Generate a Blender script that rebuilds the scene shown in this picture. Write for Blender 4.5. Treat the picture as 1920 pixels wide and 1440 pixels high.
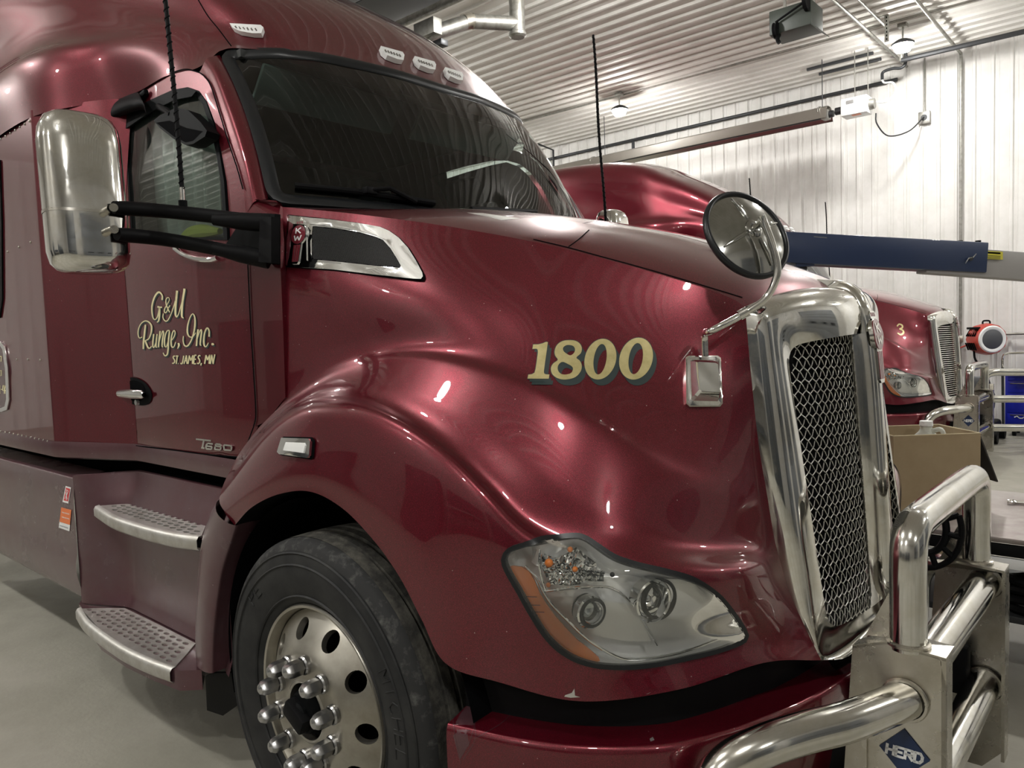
import bpy, bmesh, math, random
import numpy as np
from mathutils import Vector, Matrix
from mathutils.bvhtree import BVHTree
from mathutils.geometry import delaunay_2d_cdt
random.seed(7)
for o in list(bpy.data.objects): bpy.data.objects.remove(o)
SC = bpy.context.scene
COL = SC.collection
PI = math.pi
# ------------------------------------------------------------------ camera
F = 1420.0
CP = np.array([1.921, -2.46, 1.578])
YAW, PIT, ROL = math.radians(41.36), math.radians(3.64), math.radians(-1.99)
CD = np.array([-math.sin(YAW)*math.cos(PIT), math.cos(YAW)*math.cos(PIT), -math.sin(PIT)])
_r = np.array([math.cos(YAW), math.sin(YAW), 0.0]); _u = np.cross(_r, CD)
CR = math.cos(ROL)*_r + math.sin(ROL)*_u
CU = -math.sin(ROL)*_r + math.cos(ROL)*_u
cam = bpy.data.cameras.new('camera'); camo = bpy.data.objects.new('camera', cam); COL.objects.link(camo)
M = Matrix.Identity(4)
for i in range(3):
    M[i][0] = CR[i]; M[i][1] = CU[i]; M[i][2] = -CD[i]; M[i][3] = CP[i]
camo.matrix_world = M
cam.sensor_width = 36; cam.lens = F/1920*36; cam.clip_start = 0.05; cam.clip_end = 200
SC.camera = camo
# ------------------------------------------------------------------ world and exposure
wd = bpy.data.worlds.new('world'); SC.world = wd; wd.use_nodes = True
wd.node_tree.nodes['Background'].inputs[0].default_value = (0.9, 0.95, 1.0, 1)
wd.node_tree.nodes['Background'].inputs[1].default_value = 0.05
vs = SC.view_settings
vs.view_transform = 'Standard'; vs.look = 'None'; vs.gamma = 1.0; vs.use_curve_mapping = False
vs.exposure = 0.8
LAMP = 300.0      # strength of the ceiling flood lamps
# ------------------------------------------------------------------ helpers
def ray(px, py): return CD + (px-960)/F*CR - (py-720)/F*CU
def bp(px, py, x=None, y=None, z=None):
    v = ray(px, py)
    t = (x-CP[0])/v[0] if x is not None else (y-CP[1])/v[1] if y is not None else (z-CP[2])/v[2]
    return CP + t*v
def bpd(px, py, d): return CP + ray(px, py)*d
def bps(px, py, surf, y0=-1.05):                 # hit of a pixel's ray with a surface y = surf(x, z)
    y = y0
    for _ in range(12):
        p = bp(px, py, y=y); y = surf(p[0], p[2])
    return bp(px, py, y=y)
def cr(P, n, closed=False):                      # Catmull-Rom through points, n samples by chord length
    P = np.array(P, float); k = len(P)
    if closed: Q = np.vstack([P[-1], P, P[0], P[1]]); segs = k
    else: Q = np.vstack([2*P[0]-P[1], P, 2*P[-1]-P[-2]]); segs = k-1
    L = [0.0]
    for i in range(segs): L.append(L[-1] + max(1e-9, np.linalg.norm(Q[i+2]-Q[i+1])))
    out = []
    ts = np.linspace(0, L[-1], n+1)[:-1] if closed else np.linspace(0, L[-1], n)
    for t in ts:
        i = min(segs-1, max(0, int(np.searchsorted(L, t, side='right'))-1)); u = (t-L[i])/(L[i+1]-L[i])
        a, b, c, d = Q[i], Q[i+1], Q[i+2], Q[i+3]
        out.append(0.5*((2*b)+(-a+c)*u+(2*a-5*b+4*c-d)*u*u+(-a+3*b-3*c+d)*u**3))
    return np.array(out)
def crn(P, n):                                   # uniform-parameter Catmull-Rom (used on control nets)
    P = np.array(P, float); k = len(P)
    Q = np.concatenate([[2*P[0]-P[1]], P, [2*P[-1]-P[-2]]]); out = []
    for t in np.linspace(0, k-1, n):
        i = min(k-2, int(t)); u = t-i; a, b, c, d = Q[i], Q[i+1], Q[i+2], Q[i+3]
        out.append(0.5*((2*b)+(-a+c)*u+(2*a-5*b+4*c-d)*u*u+(-a+3*b-3*c+d)*u**3))
    return np.array(out)
def net(N, nu, nv):                              # bicubic surface through a net N[u][v]
    N = np.array(N, float)
    A = np.stack([crn(N[:, j], nu) for j in range(N.shape[1])], 1)
    return np.stack([crn(A[i], nv) for i in range(nu)], 0)
def link(o, parent=None):
    COL.objects.link(o)
    if parent is not None: o.parent = parent
    return o
def obj(name, vf, mat, parent=None, ang=35, sharp=True):
    vs_, fs = vf
    me = bpy.data.meshes.new(name)
    me.from_pydata([tuple(map(float, v)) for v in vs_], [], [tuple(int(i) for i in f) for f in fs])
    me.validate(); me.update()
    if ang:
        me.polygons.foreach_set('use_smooth', [True]*len(me.polygons))
        if ang < 180: me.set_sharp_from_angle(angle=math.radians(ang))
    if mat is not None: me.materials.append(mat)
    return link(bpy.data.objects.new(name, me), parent)
def empty(name, loc=(0, 0, 0), parent=None):
    o = bpy.data.objects.new(name, None); o.empty_display_size = 0.1; o.location = loc
    return link(o, parent)
def tag(o, label=None, cat=None, group=None, kind=None):
    if label: o['label'] = label
    if cat: o['category'] = cat
    if group: o['group'] = group
    if kind: o['kind'] = kind
    return o
def copy_tree(o, parent=None, skip=()):
    c = o.copy(); COL.objects.link(c)
    if parent is not None: c.parent = parent
    for ch in [q for q in o.children]:
        if ch not in skip: copy_tree(ch, c, skip)
    return c
class MB:                                        # collects shapes into one mesh
    def __init__(s): s.v = []; s.f = []
    def add(s, vf):
        n = len(s.v); s.v += [tuple(map(float, p)) for p in vf[0]]; s.f += [tuple(i+n for i in f) for f in vf[1]]; return s
    def vf(s): return s.v, s.f
def xf(vf, m):
    return [m @ Vector(v) for v in vf[0]], vf[1]
def box(c, s, b=0.0):                            # box with chamfered edges
    bm = bmesh.new(); bmesh.ops.create_cube(bm, size=1)
    for v in bm.verts: v.co = Vector((v.co.x*s[0], v.co.y*s[1], v.co.z*s[2]))
    if b > 0: bmesh.ops.bevel(bm, geom=list(bm.edges), offset=b, segments=2, profile=0.5, affect='EDGES')
    bm.verts.index_update()
    r = [v.co+Vector(c) for v in bm.verts], [[v.index for v in f.verts] for f in bm.faces]
    bm.free(); return r
def frames(P):
    P = [Vector(p) for p in P]; T = []
    for i in range(len(P)):
        a = P[max(0, i-1)]; b = P[min(len(P)-1, i+1)]; T.append((b-a).normalized())
    up = Vector((0, 0, 1)) if abs(T[0].z) < 0.9 else Vector((1, 0, 0))
    n = (up - T[0]*up.dot(T[0])).normalized(); out = []
    for i, t in enumerate(T):
        n = (n - t*n.dot(t)).normalized(); out.append((P[i], n, t.cross(n)))
    return out
def tube(P, r, n=16, cap=True, round_end=False):
    R = r if hasattr(r, '__len__') else [r]*len(P)
    V = []; Fc = []
    for k, (p, a, b) in enumerate(frames(P)):
        for i in range(n):
            t = 2*PI*i/n; V.append(p + (a*math.cos(t)+b*math.sin(t))*R[k])
    m = len(P)
    for k in range(m-1):
        for i in range(n):
            j = (i+1) % n; Fc.append((k*n+i, k*n+j, k*n+n+j, k*n+n+i))
    if cap: Fc.append(tuple(reversed(range(n)))); Fc.append(tuple(range((m-1)*n, m*n)))
    return V, Fc
def lathe(prof, n=48, axis='y', c=(0, 0, 0), a0=0, a1=2*PI):   # prof: (radius, along)
    V = []; Fc = []; full = abs(a1-a0-2*PI) < 1e-6; m = n if full else n+1
    for i in range(m):
        t = a0+(a1-a0)*i/n; ca, sa = math.cos(t), math.sin(t)
        for r, h in prof:
            if axis == 'y': V.append((c[0]+r*ca, c[1]+h, c[2]+r*sa))
            elif axis == 'z': V.append((c[0]+r*ca, c[1]+r*sa, c[2]+h))
            else: V.append((c[0]+h, c[1]+r*ca, c[2]+r*sa))
    k = len(prof)
    for i in range(n):
        j = (i+1) % m
        for q in range(k-1): Fc.append((i*k+q, j*k+q, j*k+q+1, i*k+q+1))
    return V, Fc
def grid(G, closeu=False, closev=False):
    G = np.array(G); nu, nv = G.shape[:2]; Fc = []
    for i in range(nu if closeu else nu-1):
        for j in range(nv if closev else nv-1):
            a, b = (i+1) % nu, (j+1) % nv
            Fc.append((i*nv+j, a*nv+j, a*nv+b, i*nv+b))
    return [tuple(p) for p in G.reshape(-1, 3)], Fc
def mirror(vf): return [(v[0], -v[1], v[2]) for v in vf[0]], [tuple(reversed(f)) for f in vf[1]]
def thick(vf, d, direction=None):                # give a sheet a thickness along its normals
    me = bpy.data.meshes.new('t'); me.from_pydata([tuple(map(float, v)) for v in vf[0]], [], [tuple(f) for f in vf[1]]); me.update()
    N = [Vector(v.normal) for v in me.vertices] if direction is None else [Vector(direction)]*len(me.vertices)
    V = [Vector(v) for v in vf[0]]; n = len(V); W = V+[V[i]+N[i]*d for i in range(n)]
    cnt = {}
    for f in vf[1]:
        for a, b in zip(f, list(f[1:])+[f[0]]): cnt[(a, b)] = cnt.get((a, b), 0)+1
    Fc = [tuple(f) for f in vf[1]] + [tuple(i+n for i in reversed(f)) for f in vf[1]]
    for (a, b) in cnt:
        if (b, a) not in cnt: Fc.append((b, a, a+n, b+n))
    bpy.data.meshes.remove(me)
    return W, Fc
def inside(p, poly):
    x, y = p; c = False; j = len(poly)-1
    for i in range(len(poly)):
        xi, yi = poly[i][0], poly[i][1]; xj, yj = poly[j][0], poly[j][1]
        if (yi > y) != (yj > y) and x < (xj-xi)*(y-yi)/(yj-yi)+xi: c = not c
        j = i
    return c
def cdt(outline, holes=(), step=None):           # triangulated 2D panel with holes and inner grid points
    P = []; E = []
    for L in [outline]+list(holes):
        n0 = len(P); P += [Vector((float(a[0]), float(a[1]))) for a in L]
        E += [(n0+i, n0+(i+1) % len(L)) for i in range(len(L))]
    if step:
        xs = [p.x for p in P]; ys = [p.y for p in P]
        y = min(ys)+step*.5; k = 0
        while y < max(ys):
            x = min(xs)+step*(.5 if k % 2 else 1.0)
            while x < max(xs):
                if inside((x, y), outline) and not any(inside((x, y), h) for h in holes):
                    if min((q.x-x)**2+(q.y-y)**2 for q in P[:sum(len(l) for l in [outline]+list(holes))]) > (step*.45)**2: P.append(Vector((x, y)))
                x += step
            y += step*.87; k += 1
    V, _, T, *_x = delaunay_2d_cdt(P, E, [], 0, 1e-6)
    T = [t for t in T if inside((sum(V[i].x for i in t)/3, sum(V[i].y for i in t)/3), outline) and not any(inside((sum(V[i].x for i in t)/3, sum(V[i].y for i in t)/3), h) for h in holes)]
    return [(v.x, v.y) for v in V], [tuple(t) for t in T]
class Surf:                                      # a set of meshes that pixels or points can be dropped on
    def __init__(s, vfs):
        V = []; Fc = []
        for v, f in vfs:
            n = len(V); V += [Vector(map(float, p)) for p in v]; Fc += [tuple(int(i)+n for i in q) for q in f]
        s.t = BVHTree.FromPolygons(V, Fc)
    def px(s, x, y, lift=0.0):
        d = Vector(ray(x, y)).normalized(); o = Vector(CP)
        h = s.t.ray_cast(o, d)
        if h[0] is None:
            h = (s.t.find_nearest(o+d*2.4)); 
        n = h[1]
        if n.dot(d) > 0: n = -n
        return h[0]+n*lift, n
def orient(vf, toward=None):                     # consistent faces looking at the camera side
    me = bpy.data.meshes.new('t'); me.from_pydata([tuple(map(float, v)) for v in vf[0]], [], [tuple(f) for f in vf[1]]); me.update()
    s = 0; t = Vector(CP) if toward is None else Vector(toward)
    for p in me.polygons: s += p.area*p.normal.dot(t-p.center)
    bpy.data.meshes.remove(me)
    return vf if s > 0 else (vf[0], [tuple(reversed(f)) for f in vf[1]])
def decal(surf, outline, holes=(), step=None, lift=0.002, depth=None):   # pixel outline laid on a body surface
    V, T = cdt(outline, holes, step)
    W = [surf.px(a, b, lift)[0] for a, b in V]
    vf = orient((W, T))
    return thick(vf, -depth) if depth else vf
def ribbon(surf, pts, w, lift=0.002, n=None, smooth=True, cap=True):    # brush stroke in pixels; w = width or list of widths
    pts = [tuple(p) for p in pts]
    W = list(w) if hasattr(w, '__len__') else [w]*len(pts)
    L = sum(math.dist(pts[i], pts[i+1]) for i in range(len(pts)-1))
    n = n or max(3, int(L/2.2)+2)
    A = np.array([(p[0], p[1], k) for p, k in zip(pts, W)])
    Q = cr(A, n) if smooth and len(pts) > 2 else np.array([A[0]+(A[-1]-A[0])*t for t in np.linspace(0, 1, n)]) if len(pts) == 2 else A
    Lf = []; Rt = []
    for i in range(len(Q)):
        a = Q[max(0, i-1)][:2]; b = Q[min(len(Q)-1, i+1)][:2]; t = (b-a)/(np.linalg.norm(b-a)+1e-9); nn = np.array([-t[1], t[0]])
        h = Q[i][2]/2; Lf.append(Q[i][:2]+nn*h); Rt.append(Q[i][:2]-nn*h)
    V = [surf.px(p[0], p[1], lift)[0] for p in Lf]+[surf.px(p[0], p[1], lift)[0] for p in Rt]; m = len(Q)
    return orient((V, [(i, i+1, m+i+1, m+i) for i in range(m-1)]))
# ------------------------------------------------------------------ materials
def mat(name, col, rough=0.5, metal=0.0, coat=0.0, coat_r=0.03, noise=None, bump=None, emis=0, col2=None, scale=8, spec=0.5, alpha=None, trans=0, mixlo=.4, mixhi=.65, rlo=None):
    m = bpy.data.materials.new(name); m.use_nodes = True; nt = m.node_tree; b = nt.nodes['Principled BSDF']
    I = b.inputs
    I['Base Color'].default_value = (*col, 1); I['Roughness'].default_value = rough; I['Metallic'].default_value = metal
    I['Coat Weight'].default_value = coat; I['Coat Roughness'].default_value = coat_r; I['Specular IOR Level'].default_value = spec
    if trans: I['Transmission Weight'].default_value = trans
    if emis: I['Emission Color'].default_value = (*col, 1); I['Emission Strength'].default_value = emis
    if col2 is not None or rlo is not None:
        tc = nt.nodes.new('ShaderNodeTexCoord'); no = nt.nodes.new('ShaderNodeTexNoise'); no.inputs['Scale'].default_value = scale; no.inputs['Detail'].default_value = 8
        no.inputs['Roughness'].default_value = .65
        nt.links.new(tc.outputs['Object'], no.inputs['Vector'])
        rp = nt.nodes.new('ShaderNodeMapRange'); rp.inputs['From Min'].default_value = mixlo; rp.inputs['From Max'].default_value = mixhi
        nt.links.new(no.outputs['Fac'], rp.inputs['Value'])
        if col2 is not None:
            mx = nt.nodes.new('ShaderNodeMix'); mx.data_type = 'RGBA'
            mx.inputs[6].default_value = (*col, 1); mx.inputs[7].default_value = (*col2, 1)
            nt.links.new(rp.outputs[0], mx.inputs[0]); nt.links.new(mx.outputs[2], I['Base Color'])
        if rlo is not None:
            r2 = nt.nodes.new('ShaderNodeMapRange'); r2.inputs['To Min'].default_value = rlo; r2.inputs['To Max'].default_value = rough
            nt.links.new(rp.outputs[0], r2.inputs['Value']); nt.links.new(r2.outputs[0], I['Roughness'])
    if bump:
        tc = nt.nodes.new('ShaderNodeTexCoord'); no = nt.nodes.new('ShaderNodeTexNoise'); no.inputs['Scale'].default_value = bump[0]; no.inputs['Detail'].default_value = 6
        nt.links.new(tc.outputs['Object'], no.inputs['Vector'])
        bu = nt.nodes.new('ShaderNodeBump'); bu.inputs['Strength'].default_value = bump[1]; bu.inputs['Distance'].default_value = bump[2] if len(bump) > 2 else 0.01
        nt.links.new(no.outputs['Fac'], bu.inputs['Height']); nt.links.new(bu.outputs[0], I['Normal'])
    return m
def glass(name, tint=(1, 1, 1), refl=1.45, rough=0.0, haze=0.0):
    m = bpy.data.materials.new(name); m.use_nodes = True; nt = m.node_tree
    for n in list(nt.nodes): nt.nodes.remove(n)
    out = nt.nodes.new('ShaderNodeOutputMaterial'); tr = nt.nodes.new('ShaderNodeBsdfTransparent'); gl = nt.nodes.new('ShaderNodeBsdfGlossy')
    tr.inputs[0].default_value = (*tint, 1); gl.inputs['Roughness'].default_value = rough; gl.inputs[0].default_value = (1, 1, 1, 1)
    fr = nt.nodes.new('ShaderNodeFresnel'); fr.inputs[0].default_value = refl; mx = nt.nodes.new('ShaderNodeMixShader')
    nt.links.new(fr.outputs[0], mx.inputs[0]); nt.links.new(tr.outputs[0], mx.inputs[1]); nt.links.new(gl.outputs[0], mx.inputs[2])
    if haze:
        df = nt.nodes.new('ShaderNodeBsdfDiffuse'); df.inputs[0].default_value = (.7, .75, .72, 1)
        tc = nt.nodes.new('ShaderNodeTexCoord'); no = nt.nodes.new('ShaderNodeTexNoise'); no.inputs['Scale'].default_value = 5; no.inputs['Detail'].default_value = 7
        nt.links.new(tc.outputs['Object'], no.inputs['Vector'])
        rp = nt.nodes.new('ShaderNodeMapRange'); rp.inputs['From Min'].default_value = .35; rp.inputs['From Max'].default_value = .8; rp.inputs['To Max'].default_value = haze
        nt.links.new(no.outputs['Fac'], rp.inputs['Value'])
        m2 = nt.nodes.new('ShaderNodeMixShader'); nt.links.new(rp.outputs[0], m2.inputs[0]); nt.links.new(mx.outputs[0], m2.inputs[1]); nt.links.new(df.outputs[0], m2.inputs[2]); mx = m2
    nt.links.new(mx.outputs[0], out.inputs[0])
    return m
MT = {}
def paint(name, base, flake, dust, dustcol, rough=.38, coat_r=.02):
    m = mat(name, base, rough, .6, 1.0, coat_r); nt = m.node_tree; b = nt.nodes['Principled BSDF']
    tc = nt.nodes.new('ShaderNodeTexCoord')
    vo = nt.nodes.new('ShaderNodeTexNoise'); vo.inputs['Scale'].default_value = 900; vo.inputs['Detail'].default_value = 1
    nt.links.new(tc.outputs['Object'], vo.inputs['Vector'])
    mx = nt.nodes.new('ShaderNodeMix'); mx.data_type = 'RGBA'; mx.inputs[6].default_value = (*base, 1); mx.inputs[7].default_value = (*flake, 1)
    rp = nt.nodes.new('ShaderNodeMapRange'); rp.inputs['From Min'].default_value = .5; rp.inputs['From Max'].default_value = .75
    nt.links.new(vo.outputs['Fac'], rp.inputs['Value']); nt.links.new(rp.outputs[0], mx.inputs[0])
    # dirt film with a shape of its own
    n2 = nt.nodes.new('ShaderNodeTexNoise'); n2.inputs['Scale'].default_value = 2.3; n2.inputs['Detail'].default_value = 9; n2.inputs['Roughness'].default_value = .62
    nt.links.new(tc.outputs['Object'], n2.inputs['Vector'])
    r2 = nt.nodes.new('ShaderNodeMapRange'); r2.inputs['From Min'].default_value = .4; r2.inputs['From Max'].default_value = .75; r2.inputs['To Min'].default_value = dust*.35; r2.inputs['To Max'].default_value = dust
    nt.links.new(n2.outputs['Fac'], r2.inputs['Value'])
    m2 = nt.nodes.new('ShaderNodeMix'); m2.data_type = 'RGBA'; m2.inputs[7].default_value = (*dustcol, 1)
    nt.links.new(r2.outputs[0], m2.inputs[0]); nt.links.new(mx.outputs[2], m2.inputs[6]); nt.links.new(m2.outputs[2], b.inputs['Base Color'])
    # road chips: small pale specks
    v2 = nt.nodes.new('ShaderNodeTexVoronoi'); v2.inputs['Scale'].default_value = 22
    nt.links.new(tc.outputs['Object'], v2.inputs['Vector'])
    lt = nt.nodes.new('ShaderNodeMath'); lt.operation = 'LESS_THAN'; lt.inputs[1].default_value = .035
    nt.links.new(v2.outputs['Distance'], lt.inputs[0])
    m3 = nt.nodes.new('ShaderNodeMix'); m3.data_type = 'RGBA'; m3.inputs[7].default_value = (.55, .4, .4, 1)
    sc = nt.nodes.new('ShaderNodeMath'); sc.operation = 'MULTIPLY'; sc.inputs[1].default_value = .5
    nt.links.new(lt.outputs[0], sc.inputs[0]); nt.links.new(sc.outputs[0], m3.inputs[0]); nt.links.new(m2.outputs[2], m3.inputs[6]); nt.links.new(m3.outputs[2], b.inputs['Base Color'])
    cr_ = nt.nodes.new('ShaderNodeMapRange'); cr_.inputs['To Min'].default_value = coat_r; cr_.inputs['To Max'].default_value = coat_r+.25*dust
    nt.links.new(r2.outputs[0], cr_.inputs['Value']); nt.links.new(cr_.outputs[0], b.inputs['Coat Roughness'])
    return m
MT['paint'] = paint('red_paint', (.080, .0014, .0072), (.31, .010, .034), .02, (.16, .11, .105), .33)
MT['paint_dusty'] = paint('dusty_red_paint', (.075, .006, .014), (.14, .02, .032), .85, (.125, .085, .095), .5, .14)
MT['paint_b'] = paint('second_red_paint', (.17, .004, .015), (.34, .02, .04), .05, (.30, .22, .21))
MT['chrome'] = mat('chrome', (.80, .80, .78), .15, 1, col2=(.70, .68, .62), scale=14, rlo=.04)
MT['chrome_clean'] = mat('clean_chrome', (.85, .86, .86), .06, 1)
MT['tube'] = mat('polished_steel_tube', (.70, .70, .68), .20, 1, col2=(.60, .58, .52), scale=9, rlo=.08)
MT['plate'] = mat('brushed_plate', (.60, .58, .53), .36, 1, col2=(.46, .43, .36), scale=6, rlo=.22)
MT['alu'] = mat('tread_aluminium', (.60, .59, .56), .45, .85, col2=(.48, .46, .42), scale=20)
MT['rim'] = mat('wheel_aluminium', (.44, .42, .37), .34, .9, col2=(.30, .28, .235), scale=5)
MT['black'] = mat('black_plastic', (.007, .007, .0075), .5, spec=.06)
MT['satin'] = mat('satin_black', (.006, .0065, .007), .5, spec=.03)
MT['gasket'] = mat('rubber_gasket', (.012, .013, .014), .33, spec=.3)
MT['dark'] = mat('dark_void', (.003, .003, .0035), .9, spec=.03)
MT['rubber'] = mat('tyre_rubber', (.014, .0145, .015), .6, col2=(.030, .030, .029), scale=7, spec=.22)
MT['tread'] = mat('tyre_tread', (.03, .029, .026), .85, col2=(.095, .09, .075), scale=16, bump=(90, .3), spec=.2)
MT['scuff'] = mat('scuffed_rubber', (.022, .022, .022), .7, col2=(.085, .085, .08), scale=26, mixlo=.52, mixhi=.72, spec=.2)
MT['lug'] = mat('lug_cover', (.45, .45, .45), .24, .95)
MT['cream'] = mat('cream_vinyl', (.72, .65, .38), .4)
MT['gold'] = mat('gold_leaf', (.60, .52, .26), .32, .45, col2=(.50, .43, .20), scale=30)
MT['shade'] = mat('dark_green_vinyl', (.022, .035, .035), .4)
MT['amber'] = mat('amber_lens', (.85, .22, .012), .25, coat=.6)
MT['white'] = mat('white_plastic', (.75, .76, .75), .35)
MT['reflector'] = mat('lamp_reflector', (.92, .93, .93), .07, 1)
MT['reflector2'] = mat('satin_reflector', (.95, .96, .96), .22, .25)
MT['lens'] = glass('clear_lens', (.97, .97, .96), 1.42, .0, .045)
MT['bulbglass'] = glass('projector_glass', (.75, .78, .78), 1.6)
MT['windshield'] = glass('windshield_glass', (.50, .60, .56), 1.5, 0, .004)
MT['sideglass'] = glass('side_glass', (.72, .80, .76), 1.6, 0, .02)
MT['seat'] = mat('dark_upholstery', (.012, .012, .013), .8)
MT['trim'] = mat('cab_trim', (.022, .024, .023), .7)
MT['visor'] = mat('sun_visor', (.16, .20, .19), .6)
MT['curtain'] = mat('curtain', (.40, .44, .41), .85)
MT['vest'] = mat('yellow_vest', (.55, .62, .12), .7)
MT['mesh'] = mat('grille_wire', (.62, .61, .57), .28, 1)
MT['meshblack'] = mat('black_mesh', (.03, .03, .03), .45, .3)
MT['emblem'] = mat('emblem_red', (.16, .02, .03), .3, coat=1)
MT['navy'] = mat('navy_sign', (.01, .025, .075), .35)
MT['mirrorback'] = mat('stainless_disc', (.42, .42, .40), .1, 1, col2=(.30, .30, .28), scale=5)
# ------------------------------------------------------------------ the shop
ZC = 5.52; YB = 10.44; YF = -9.5; XL = -16.0; XR = 9.5
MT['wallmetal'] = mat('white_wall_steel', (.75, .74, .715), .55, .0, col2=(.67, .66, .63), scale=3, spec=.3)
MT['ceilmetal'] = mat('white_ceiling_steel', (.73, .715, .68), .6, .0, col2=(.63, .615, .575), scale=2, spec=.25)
MT['tanmetal'] = mat('tan_wall_steel', (.38, .37, .345), .55, .0, col2=(.32, .31, .29), scale=3, spec=.3)  # unseen front and right walls, darkened to cut reflections and bounce light
MT['galv'] = mat('galvanised', (.34, .335, .31), .42, .85, col2=(.23, .225, .20), scale=14)
MT['darksteel'] = mat('dark_steel', (.05, .052, .055), .45, .6)
MT['board'] = mat('backing', (.25, .24, .22), .9)
def concrete():
    m = mat('concrete_floor', (.345, .33, .28), .6, 0, col2=(.255, .245, .20), scale=1.3, bump=(45, .12), mixlo=.35, mixhi=.7, rlo=.34); nt = m.node_tree; b = nt.nodes['Principled BSDF']
    tc = nt.nodes.new('ShaderNodeTexCoord'); n = nt.nodes.new('ShaderNodeTexNoise'); n.inputs['Scale'].default_value = .35; n.inputs['Detail'].default_value = 10; n.inputs['Roughness'].default_value = .7
    nt.links.new(tc.outputs['Object'], n.inputs['Vector'])
    r = nt.nodes.new('ShaderNodeMapRange'); r.inputs['From Min'].default_value = .52; r.inputs['From Max'].default_value = .66; r.inputs['To Max'].default_value = .7
    nt.links.new(n.outputs['Fac'], r.inputs['Value'])
    mx = nt.nodes.new('ShaderNodeMix'); mx.data_type = 'RGBA'; mx.inputs[7].default_value = (.22, .21, .17, 1)
    src = b.inputs['Base Color'].links[0].from_socket
    nt.links.new(r.outputs[0], mx.inputs[0]); nt.links.new(src, mx.inputs[6]); nt.links.new(mx.outputs[2], b.inputs['Base Color'])
    return m
MT['concrete'] = concrete()
fl_ = obj('floor', box(((XL+XR)/2, (YB+YF)/2, -.1), (XR-XL+.4, YB-YF+.4, .2)), MT['concrete'], None, ang=0); tag(fl_, kind='structure')
for y in (4.9,): obj('floor_joint', box(((XL+XR)/2, y, .0006), (XR-XL, .012, .0012)), MT['board'], fl_, ang=0)
for x in (-8, 4): obj('floor_joint', box((x, (YB+YF)/2, .0006), (.012, YB-YF, .0012)), MT['board'], fl_, ang=0)
def rib_profile():                                # one 3 ft sheet: (across, out)
    P = []
    for k in range(4):
        c = .1143+k*.2286
        P += [(c-.1143, 0), (c-.028, 0), (c-.016, .030), (c+.016, .030), (c+.028, 0), (c+.060, 0), (c+.066, .005), (c+.078, .005), (c+.084, 0)]
    P.append((.9144, 0)); return P
RP = rib_profile()
def sheet(L):                                     # sheet standing along +z, ribs towards -y
    V = [(a, -h, z) for z in (0, L) for a, h in RP]; n = len(RP)
    return V, [(i, i+1, n+i+1, n+i) for i in range(n-1)]
def sheets(wall, mat_, L, n, mtx):
    p = obj('wall_panel', sheet(L), mat_, wall, ang=20)
    for k in range(n):
        o = p if k == 0 else p.copy()
        if k: COL.objects.link(o)
        o.parent = wall; o.matrix_local = mtx(k)
wb = obj('wall_back', box(((XL+XR)/2, YB+.06, ZC/2), (XR-XL, .1, ZC)), MT['board'], None, ang=0); tag(wb, kind='structure')
sheets(wb, MT['wallmetal'], ZC, 28, lambda k: Matrix.Translation((XL+.0+k*.9144, YB, 0)))
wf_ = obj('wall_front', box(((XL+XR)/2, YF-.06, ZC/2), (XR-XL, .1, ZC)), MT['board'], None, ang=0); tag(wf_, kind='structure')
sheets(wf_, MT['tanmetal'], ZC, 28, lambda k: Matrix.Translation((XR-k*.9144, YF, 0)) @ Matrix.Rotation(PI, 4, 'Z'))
wl_ = obj('wall_left', box((XL-.06, (YB+YF)/2, ZC/2), (.1, YB-YF, ZC)), MT['board'], None, ang=0); tag(wl_, kind='structure')
sheets(wl_, MT['wallmetal'], ZC, 22, lambda k: Matrix.Translation((XL, YF+k*.9144, 0)) @ Matrix.Rotation(PI/2, 4, 'Z'))
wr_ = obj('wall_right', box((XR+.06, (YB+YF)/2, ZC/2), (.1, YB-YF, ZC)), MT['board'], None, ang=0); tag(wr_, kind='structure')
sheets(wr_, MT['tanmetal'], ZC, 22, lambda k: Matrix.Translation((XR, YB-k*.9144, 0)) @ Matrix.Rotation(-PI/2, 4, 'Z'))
ce = obj('ceiling', box(((XL+XR)/2, (YB+YF)/2, ZC+.06), (XR-XL+.4, YB-YF+.4, .1)), MT['board'], None, ang=0); tag(ce, kind='structure')
cs = sheet(XR-XL)
cp_ = obj('ceiling_panel', ([(XL+v[2], v[0], v[1]) for v in cs[0]], [tuple(f) for f in cs[1]]), MT['ceilmetal'], ce, ang=20)
for k in range(22):
    o = cp_ if k == 0 else cp_.copy()
    if k: COL.objects.link(o)
    o.parent = ce; o.location = (0, YF+k*.9144, ZC)
# ------------------------------------------------------------------ ceiling lamps
MT['lampglow'] = mat('lamp_glow', (1.0, .98, .945), .5, emis=LAMP)
def lamp(x, y, z, label, first=[None]):
    r = empty('ceiling_lamp', (x, y, z))
    obj('lamp_dome', lathe([(.0001, -.10), (.085, -.08), (.128, 0)], 14, 'z'), MT['lampglow'], r)
    obj('lamp_housing', lathe([(.135, -.005), (.14, .02), (.10, .05), (.06, .07), (.0001, .07)], 24, 'z'), MT['darksteel'], r, ang=40)
    obj('lamp_stem', tube([(0, 0, .06), (0, 0, ZC-z-.022)], .012, 8), MT['galv'], r)
    obj('junction_box', box((0, 0, ZC-z-.05), (.11, .11, .055), .006), MT['galv'], r)
    return tag(r, label, 'lamp', 'ceiling lamps')
lamp(-.86, 8.72, 5.22, 'glaring round ceiling lamp on a slotted hanger beside the ribbed wall')
lamp(-5.04, 8.36, 5.22, 'round ceiling lamp above the long tube heater')
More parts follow.
